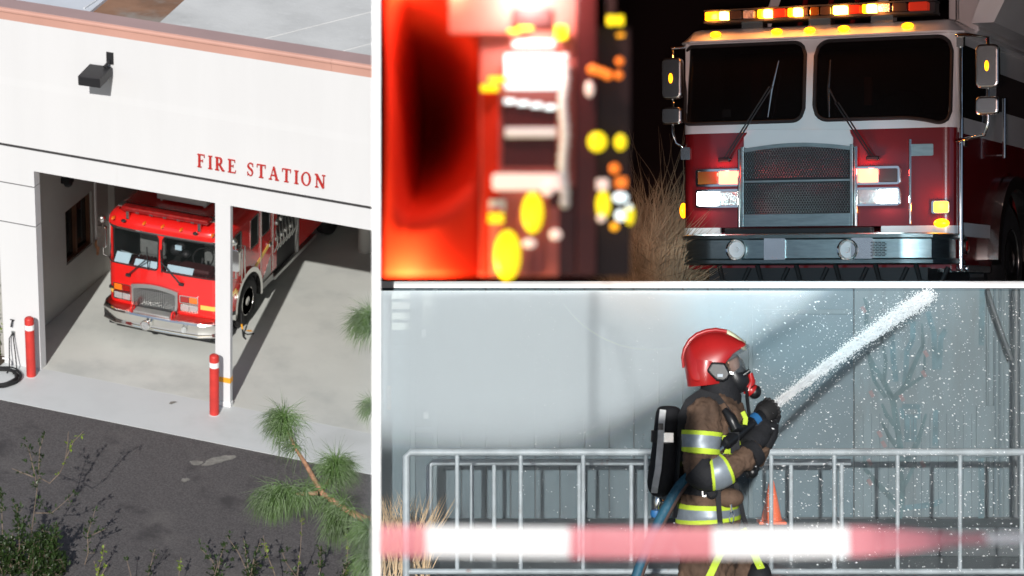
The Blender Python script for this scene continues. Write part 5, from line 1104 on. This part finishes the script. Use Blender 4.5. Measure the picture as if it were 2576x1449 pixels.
# lamps
def lb2(u0, u1, v0, v1, lens): a, b = F(u0, v1), F(u1, v0); lampbox(E2, fq, s_of(a[0]), s_of(b[0]), a[1], b[1], lens, .0)
lb2(1753, 1864, 424, 470, ('amber_off', 'red_core')); lb2(1753, 1866, 475, 523, ('head_lit', 'lens_clear')); lb2(2156, 2265, 417, 465, ('red_core', 'smoke_lens')); lb2(2156, 2265, 470, 518, ('lens_clear', 'head_lit'))
def fbox(name, u0, u1, v0, v1, ma, off0, off1, r=.012, par=E2, **k):
    a, b = F(u0, v1), F(u1, v0); m = MB(); m.prism(rrect(a[0], b[0], a[1], b[1], r), 'y', -off0, -off1); return m.build(name, ma, par, **k)
fbox('data_plate', 2292, 2348, 361, 392, 'brushed', .008, 0); sl = fbox('side_marker', 2344, 2390, 503, 538, 'chrome', .03, 0, .02, bevel=.004); fbox('lamp_lens', 2352, 2388, 506, 535, 'side_amber', .05, .03, .02, sl)
m = MB(); c = F(2370, 561); m.ell((c[0], -.02, c[1]), .07, .03, .04); m.build('turn_lamp', 'amber_lit', E2, smooth=60)
m = MB(); x, z = F(2290, 400); m.tube([(x, -.006, .86), (x, -.006, F(2290, 350)[1])], .014, 8); m.build('corner_trim', 'chrome', E2, smooth=50)
m = MB(); m.tube([fq(SF2+.03, .02)+(.47,), fq(SF2+.03, .02)+(2.52,)], .024, 8); m.build('door_trim', 'chrome', E2, smooth=50)
m = MB(); c = fq(-SF2, .03); m.ell((c[0]-.01, c[1]+.05, F(1712, 528)[1]), .03, .05, .07); m.build('side_lamp', 'amber_lit', E2, smooth=60)
fbox('trim_plate', 1714, 1737, 370, 402, 'steel', .015, 0)
# bumper
b2 = mk_fp(1.24-.30, .06, .03); bq = lambda s, o=0: (b2(s, o)[0], b2(s, o)[1]-.25)
prof = [(.26, .505), (.29, .515), (.285, .545), (.262, .56), (.262, .72), (.285, .735), (.29, .765), (.26, .775), (.20, .775), (.20, .505)]
Sb = .88+.06*math.pi/2+.5; m = MB(); m.loft([[(*bq(-Sb+2*Sb*k/70, o), z) for o, z in prof] for k in range(71)]); bu = m.build('bumper', 'brushed', E2, smooth=35)
m = MB(); m.loft([[(*bq(-Sb+2*Sb*k/40, .25), .765), (*bq(-Sb+2*Sb*k/40, .25), .770), (*bq(-Sb+2*Sb*k/40, -.2), .770), (*bq(-Sb+2*Sb*k/40, -.2), .765)] for k in range(41)]); m.build('bumper_deck', 'black_metal', bu)
for u in (1853, 2133):
    x, z = F(u, 628, .51); m = MB(); m.lathe([(.095, -.02), (.095, .02), (.088, .035), (.075, .02), (.055, -.01), (.03, -.03), (.001, -.035)], (x, -.512, z), (0, -1, 0), 28); hn = m.build('air_horn', 'chrome', bu, smooth=40)
    m = MB(); m.lathe([(.072, .0), (.05, -.018), (.025, .0), (.022, .02), (.001, .02)], (x, -.52, z), (0, -1, 0), 20); m.build('horn_bell', 'white_paint', hn, smooth=40)
fbox('number_plate', 1968, 2020, 598, 655, 'steel', .53, .51, .004, bu)
sg2 = fbox('siren_speaker', 2182, 2236, 600, 652, 'steel', .525, .51, .012, bu); a, b = F(2190, 645, .52), F(2228, 607, .52); m = MB()
for k in range(9):
    z = a[1]+(b[1]-a[1])*(k+.5)/9
    for j in range(4): x = a[0]+(b[0]-a[0])*(j+.5)/4+(.012 if k % 2 else 0); m.box(x-.014, x+.014, -.5285, -.526, z-.004, z+.004)
tag(m.build('speaker_slot', 'black_metal', sg2), kind='stuff')
m = MB(); m.box(-.85, .5, -.12, .0, .78, .835); m.build('winch_tray', 'black_metal', E2, bevel=.01)
m = MB(); m.box(-1.0, 1.0, -.1, 3.0, .25, .48); m.build('chassis', 'black_metal', E2)
for k in range(6):
    m = MB(); x = -.9+.36*k; m.tube([(x, -.12, .5), (x+.05, -.16, .36), (x+.22, -.14, .33), (x+.28, -.1, .48)], .022, 8); m.build('hose_loop', 'rubber', E2, smooth=50)
# light bar and markers
x0, z0 = F(1770, 60); x1, _ = F(2348, 50); LZ = 2.70
m = MB(); m.box(x0, x1, .0, .25, LZ, LZ+.02).box(x0, x1, .01, .25, LZ+.105, LZ+.12).box(x0+.01, x1-.01, .10, .25, LZ+.02, LZ+.105); lb = m.build('light_bar', 'black_metal', E2)
for xa in (-.65, -.02, .55): m = MB(); m.box(xa-.1, xa+.1, .06, .2, 2.64, LZ); m.build('bar_foot', 'steel', lb)
for u0, u1, ma in ((1772, 1808, 'amber_lit'), (1808, 1828, 'amber_core'), (1832, 1866, 'smoke_lens'), (1868, 1898, 'clear_lamp'), (1904, 1919, 'amber_lit'), (1919, 1938, 'amber_core'), (1942, 1976, 'red_dim'), (1980, 1994, 'amber_lit'), (1994, 2014, 'amber_core'), (2018, 2034, 'smoke_lens'), (2036, 2060, 'amber_off'), (2062, 2090, 'smoke_lens'), (2094, 2128, 'amber_core'), (2132, 2163, 'red_dim'), (2167, 2178, 'amber_lit'), (2178, 2202, 'amber_core'), (2207, 2240, 'clear_lamp'), (2243, 2282, 'smoke_lens'), (2284, 2334, 'red_dim')):
    a, b = F(u0, 50)[0], F(u1, 50)[0]; m = MB(); m.prism(rrect(a+.004, b-.004, LZ+.024, LZ+.102, .012), 'y', .0, .09); m.build('lamp_module', ma, lb, bevel=.006)
for u in (1796, 1950, 2033, 2119, 2280):
    x = F(u, 74)[0]; m = MB(); m.ell((x, .045, 2.60), .055, .03, .03); m.build('marker_lamp', 'amber_lit', br, smooth=60)
# roof turret and ladder frame behind
t_ = MB(); t_.loft([[(x, y, z) for x, z in ((1.22, 2.66), (1.42, 2.66), (1.95, 3.7), (1.6, 3.7))] for y in (.6, 2.2)]); t_.build('turret_frame', 'night_white', E2)
m = MB(); m.box(HX1-.3, HX1-.02, 1.0, 3.5, 2.62, 2.95); m.build('roof_box', 'night_white', E2, bevel=.02)
for xa_, xb_ in ((-.66, -.50), (.38, .52)):
    m = MB(); m.tube([(xa_, .45, 2.66), (xb_, 1.0, 3.6)], .06, 4); m.build('ladder_rail', 'night_white', E2)
m = MB()
for k in range(4): m.tube([(-.45+.25*k, .8, 2.66), (-.25+.25*k, .9, 3.6)], .025, 6)
m.build('ladder_truss', 'night_red', E2); 
m = MB(); m.tube([(HX1-.06, .3, 2.66), (HX1-.06, .3, 3.4)], .006, 6); m.build('aerial', 'black_metal', E2)
# side facing right
XS = HX1
def sbox(name, u0, u1, v0, v1, ma, th, r=.02, par=E2, base=0.0, **k):
    a, b = FS(u0, v1, XS), FS(u1, v0, XS); m = MB(); m.prism(rrect(a[0], b[0], min(a[1], b[1]), max(a[1], b[1]), r), 'x', XS+base, XS+base+th); return m.build(name, ma, par, **k)
m = MB(); m.prism(rrect(.16, 1.30, 1.80, 2.44, .12, 6), 'x', XS, XS+.006); m.build('door_window', 'dark_glass', E2); m = MB(); m.prism(rrect(1.62, 3.2, 1.95, 2.30, .05), 'x', XS, XS+.007); m.build('side_panel', 'night', E2)
m = MB(); m.prism([(2.15+.85*math.cos(R_(a)), .56+.80*math.sin(R_(a))) for a in range(-4, 185, 8)]+[(2.15+.72*math.cos(R_(a)), .56+.68*math.sin(R_(a))) for a in range(184, -5, -8)], 'x', XS-.03, XS+.09); m.build('fender_trim', 'steel', E2, smooth=40)
m = MB(); m.lathe([(.70, 0), (.70, .3)], (XS-.38, 2.15, .58), (1, 0, 0), 24); m.build('wheel_well', 'black_metal', E2)
for sd, x in ((1, XS-.12), (-1, HX0+.12)): wheel(E2, x, 2.15, .55, .55, sd, .31, .30, 'steel')
m = MB(); m.box(XS-.3, XS+.06, .25, 1.12, .44, .50); m.build('step', 'tread', E2, bevel=.008)
m = MB(); m.lathe([(.075, 0), (.075, .02), (.055, .022), (.055, .015), (.002, .02)], (XS-.01, .42, .67), (1, 0, 0), 22); rl = m.build('reflector_ring', 'steel', E2, smooth=40); m = MB(); m.ell((XS+.012, .42, .67), .012, .05, .05); m.build('reflector', 'lens_red', rl, smooth=60)
def mirror(x, y, sgn):
    m = MB(); m.prism(rrect(x-.10, x+.10, 2.02, 2.40, .05), 'y', y-.05, y+.04); mi = m.build('mirror', 'steel', E2, bevel=.02, segs=3); m = MB(); m.prism(rrect(x-.10, x+.10, 1.79, 1.95, .04), 'y', y-.05, y+.04); m.build('small_mirror', 'steel', mi, bevel=.02, segs=3)
    m = MB(); b = XS if sgn > 0 else HX0; m.tube([(b, y+.1, 2.50), (b+sgn*.12, y+.02, 2.49), (x, y, 2.46), (x, y, 1.72), (x-sgn*.03, y, 1.62), (b, y+.1, 1.58)], .016, 8); m.build('mirror_arm', 'chrome', mi, smooth=50)
    m = MB(); m.ell((x, y-.055, 2.21), .018, .016, .045); m.build('mirror_lamp', 'amber_lit', mi, smooth=60)
mirror(XS+.30, -.05, 1); mirror(HX0-.09, .0, -1)
m = MB(); m.box(XS, XS+.04, .2, .34, 1.54, 1.62); m.build('mirror_bracket', 'steel', E2, bevel=.01)
m = MB(); m.tube([(XS+.10, 1.5, 1.5), (XS+.10, 1.5, 2.05)], .02, 8); m.tube([(XS, 1.5, 1.52), (XS+.10, 1.5, 1.52)], .014, 6); m.build('grab_rail', 'chrome', E2, smooth=50)
m = MB(); m.box(XS, XS+.06, .06, .12, 2.40, 2.5); m.build('hinge', 'steel', E2)
m = MB(); m.box(HX0+.05, HX1-.05, 3.4, 6.5, .6, 2.9); m.build('engine_body', 'night_red', E2)
for sd, x in ((1, XS-.12), (-1, HX0+.12)): wheel(E2, x, 5.4, .55, .55, sd, .31, .30, 'steel')
# dry grass beside the engine
mat('hay', (0.34, 0.25, 0.16), 0.8, var=0.4, vs=5)
t = thing('dry_grass', 'tall bank of tangled dry grass left of the night engine', 'grass', (SX(1640, 22), 22, -.3)); m = MB(); r = random.Random(8)
for k in range(5200):
    y = r.uniform(21.2, 24.5); u = r.uniform(1560, 1722); x = SX(u, y); top_ = r.uniform(.15, 1.0)*(1.7 if u < 1700 else .9)*(.6+.4*(y-21)/3.5); dx, dy = r.uniform(-.5, .5), r.uniform(-.3, .1); s_ = .0045
    m.add([(x-s_, y, -.3), (x+s_, y, -.3), (x+dx*.35+s_, y+dy*.3, -.3+top_*.65), (x+dx*.35-s_, y+dy*.3, -.3+top_*.65), (x+dx, y+dy, -.3+top_*r.uniform(.7, 1.0))], [(0, 1, 2, 3), (3, 2, 4)])
tag(m.build('blades', 'hay', t), kind='stuff')
t = thing('bare_bush', 'bare reddish twigs of a bush behind the dry grass', 'bush', (SX(1660, 25), 25, -.3)); m = MB()
for k in range(46):
    a = Vector((SX(r.uniform(1600, 1740), 25), 25+r.uniform(-.6, .8), -.3)); p = [a]
    d = Vector((r.uniform(-.25, .25), r.uniform(-.2, .2), 1))
    for j in range(6): d = (d+rv(r)*.28).normalized(); p.append(p[-1]+d*r.uniform(.25, .42))
    m.tube(p, [.010-.0015*j for j in range(7)], 4)
tag(m.build('twigs', 'hay', t), kind='stuff')

# ------------------------------------------------------------------ blurred red bodywork hung near the camera, glowing parts stand in for reflected lamps
mat('pod_red', (0.52, 0.022, 0.008), 0.7, spec=0.1); mat('pod_pink', (0.50, 0.12, 0.10), 0.5, var=0.2, vs=12); mat('pod_dark', (0.022, 0.006, 0.006), 0.5); mat('pod_white', (0.80, 0.80, 0.80), 0.4)
mat('pod_maroon', (0.065, 0.006, 0.006), 0.4)
glow('glow_yellow', (1.0, 0.78, 0.01), 1.0); glow('glow_orange', (1.0, 0.22, 0.02), 1.0); glow('glow_white', (0.85, 0.98, 1.0), 1.3); glow('glow_pale', (1.0, 0.75, 0.65), .7)  # emission colours for the reflections imitated on the red body
BY = 3.0
pod = thing('red_reflection_pod', 'blurred red bodywork with glowing yellow spots for reflected lamps hung close by', 'vehicle body', tuple(sp(1270, 700, BY)))
def bz(v): return SZ(v, BY)
NU, NV = 34, 44; gv, gf = [], []
for j in range(NV+1):
    v = 694-(694+60)*j/NV
    for i in range(NU+1):
        u = 966+(1208-966)*i/NU; q_ = ((u-1030)/215.0)**2+((v-275)/300.0)**2; e = max(0.0, 1-q_)**1.5*min(1.0, ((u-966)/62.0)**2)  # hollow shaped in so the middle of the shell falls dark
        bul = .03*math.sin(math.pi*(u-970)/238.0)
        gv.append((SX(u, BY), BY+.02-bul+.45*e, bz(v)))
for j in range(NV):
    for i in range(NU): k = j*(NU+1)+i; gf.append((k, k+1, k+NU+2, k+NU+1))
m = MB(); m.add(gv, gf); sk = m.build('red_shell', 'pod_red', pod, smooth=60); so_ = sk.modifiers.new('solid', 'SOLIDIFY'); so_.thickness = .004; so_.offset = -1
def pb(name, u0, u1, v0, v1, ma, d0, d1, r=.004, par=pod): m = MB(); m.prism(rrect(SX(u0, BY), SX(u1, BY), bz(min(v1, 694)), bz(v0), r*.48), 'y', BY+d0*.48, BY+d1*.48); return m.build(name, ma, par, bevel=.001)
pp2 = pb('pump_panel', 1208, 1448, -60, 706, 'pod_pink', .02, .20); pb('edge_post', 1450, 1500, -60, 706, 'pod_maroon', .0, .2); pb('rear_frame', 1502, 1588, 60, 706, 'pod_dark', .05, .2)
pb('upper_panel', 1130, 1285, -60, 85, 'pod_pink', -.02, .02); pb('red_strip', 1212, 1255, 230, 700, 'pod_red', .005, .02, par=pp2); pb('red_strip', 1290, 1390, 20, 68, 'pod_maroon', .005, .02, par=pp2); pb('red_strip', 1265, 1400, 262, 420, 'pod_maroon', .010, .02, par=pp2); pb('red_strip', 1380, 1448, 470, 700, 'pod_maroon', .005, .02, par=pp2)
pb('reflected_windshield', 1270, 1404, 136, 224, 'glow_white', -.01, .01, .006, pp2)
for k in range(4): pb('small_reflection', 1268+34*k, 1296+34*k, 248+5*k, 260+5*k, 'glow_white', .0, .012, .003, pp2)
pb('glowing_rail', 1238, 1425, 436, 478, 'glow_pale', -.01, .01, .01, pp2); pb('white_label', 1230, 1272, 502, 530, 'pod_white', .0, .012, .002, pp2); pb('grey_rail', 1270, 1400, 320, 345, 'pod_white', .0, .012, .004, pp2); pb('thin_rail', 1290, 1395, 100, 120, 'pod_white', .0, .012, .002, pp2)
for k in range(16):
    m = MB(); m.ell((SX(1419+3*math.sin(k), BY), BY-.003, bz(150+24*k)), .007, .006, .008); m.build('glint_bead', 'pod_white', pp2, smooth=60)  # white beads imitate a row of blurred glints
for k in range(3): pb('pink_strip', 1232+72*k, 1262+72*k, 520, 706, 'pod_pink', -.004, .018, .004, pp2)
def lampd(u, v, ru, rv, ma, d=-.015):
    m = MB(); m.ell((SX(u, BY), BY+d*.5, bz(v)), ru/FPX*BY, .006, rv/FPX*BY, 18, 9); m.build('lamp_reflection', ma, pod, smooth=60)
for u, v, ru, rv, ma in ((1340, 535, 27, 52, 'glow_yellow'), (1277, 642, 33, 64, 'glow_yellow'), (1502, 357, 24, 25, 'glow_yellow'), (1560, 358, 15, 20, 'glow_yellow'), (1517, 515, 18, 35, 'glow_yellow'), (1583, 540, 12, 26, 'glow_yellow'), (1492, 176, 16, 12, 'glow_orange'), (1512, 182, 14, 11, 'glow_orange'), (1528, 189, 13, 12, 'glow_orange'), (1558, 155, 10, 10, 'glow_orange'), (1556, 190, 10, 10, 'glow_orange'), (1545, 424, 13, 13, 'glow_orange'),
        (1560, 497, 19, 13, 'glow_white'), (1560, 542, 13, 14, 'glow_white'), (1582, 524, 8, 10, 'glow_white'), (1377, 475, 17, 19, 'glow_pale'), (1397, 590, 16, 14, 'glow_pale'), (1512, 548, 11, 11, 'glow_pale'), (1331, 612, 18, 12, 'glow_pale'), (1482, 225, 11, 20, 'glow_pale'), (1545, 570, 10, 10, 'amber_dim')): lampd(u, v, ru, rv, ma)
for u0, u1, v0, v1, ma in ((1527, 1546, 40, 64, 'glow_yellow'), (1549, 1568, 40, 64, 'glow_yellow'), (1396, 1426, 66, 100, 'glow_yellow'), (1228, 1290, 195, 206, 'glow_yellow'), (1210, 1254, 214, 230, 'glow_yellow'), (1302, 1340, 68, 76, 'glow_yellow'), (1276, 1308, 76, 83, 'glow_yellow'), (1228, 1268, 537, 547, 'glow_yellow'), (1228, 1268, 550, 560, 'glow_yellow'), (1500, 1530, 450, 478, 'glow_pale'), (1548, 1576, 446, 472, 'glow_orange'), (1551, 1570, 86, 92, 'amber_dim')): pb('lamp_reflection', u0, u1, v0, v1, ma, -.02, .0)
zr = lambda y: .1207*y+.016
m = MB(); m.add([(-.32, 1.4, zr(1.4)), (.06, 1.4, zr(1.4)), (.20, 3.3, zr(3.3)+.01), (-.20, 3.3, zr(3.3)+.01), (-.32, 1.4, zr(1.4)+.01), (.06, 1.4, zr(1.4)+.01), (.20, 3.3, zr(3.3)+.03), (-.20, 3.3, zr(3.3)+.03)], [(3, 2, 1, 0), (4, 5, 6, 7), (0, 1, 5, 4), (1, 2, 6, 5), (2, 3, 7, 6), (3, 0, 4, 7)]); m.build('pod_sun_shade', 'pod_dark', pod)  # unseen canopy added above the view to shade the red body
m = MB(); m.tube([(-.16, 3.2, zr(3.3)), (-.25, 4.5, 1.0), (SX(946, 6.0), 6.0, 1.2)], .004, 6); m.build('hanger', 'black_metal', pod, smooth=50)
m = MB(); m.box(SX(1538, BY)-.006, SX(1538, BY)+.006, BY+.01, BY+.025, bz(60), bz(-60)); m.build('lamp_stalk', 'pod_dark', pod)
def plight(name, loc, power, col, rad=.02):
    l = bpy.data.lights.new(name, 'POINT'); l.energy = power; l.color = col; l.shadow_soft_size = rad; o = bpy.data.objects.new(name, l); COL.objects.link(o); o.location = loc; ONSTAGE.append(o)
plight('pod_glow_light', (SX(1000, BY), BY-.012, bz(-30)), 1.2, (1, .45, .25)); plight('pod_glow_light', (SX(1150, BY), BY-.02, bz(-40)), .7, (1, .45, .25)); plight('pod_glow_light', (SX(985, BY), BY-.03, bz(735)), 2.6, (1, .85, .35)); plight('pod_glow_light', (SX(1110, BY), BY-.03, bz(740)), .8, (1, .6, .2)); plight('pod_fill_light', (SX(1335, BY), BY-.055, bz(-30)), 3.2, (1, .72, .66))  # hidden lights added round the shell to make it glow
# fill spots added behind the red body to brighten engine, bumper and grass
def spot(name, loc, tgt, power, col, size, blend=.5, rad=.15):
    l = bpy.data.lights.new(name, 'SPOT'); l.energy = power; l.color = col; l.spot_size = R_(size); l.spot_blend = blend; l.shadow_soft_size = rad
    o = bpy.data.objects.new(name, l); COL.objects.link(o); o.location = loc; o.rotation_euler = (Vector(loc)-Vector(tgt)).to_track_quat('Z', 'Y').to_euler(); ONSTAGE.append(o); return o
spot('engine_fill_spot', (SX(1500, BY), BY+.25, .30), (2.9, 21.2, 1.7), 2500, (1.0, .68, .64), 15)
spot('bumper_fill_spot', (SX(1500, BY), BY+.25, .22), (2.6, 20.6, .45), 3600, (.28, .80, 1.0), 10)
spot('grass_fill_spot', (SX(1500, BY), BY+.25, .25), (1.3, 22, .35), 2800, (1.0, .60, .40), 5)

# light thrown by the engine's own lamps
def onE(x, y, z): return Vector((NX+x*_ex[0]+y*_ey[0], NY+x*_ex[1]+y*_ey[1], NZ+z))
for (u, v, w, col) in ((1822, 436, 3, (1, .05, .03)), (2185, 430, 3, (1, .05, .03)), (2368, 518, 2.5, (1, .22, .03)), (1778, 505, 3, (.75, 1, 1)), (2235, 500, 3, (.75, 1, 1))):
    x, z = F(u, v); plight('engine_lamp_light', onE(x, -.10, z), w, col, .03)
for x in (-1.0, -.5, -.2, .2, .55): plight('bar_lamp_light', onE(x, -.05, 2.76), 5, (1, .30, .06), .03)
# ------------------------------------------------------------------ move the raked-stage things from the stage frame to the world
for o in ONSTAGE:
    b = o.matrix_basis.copy(); o.matrix_basis = STAGE @ b
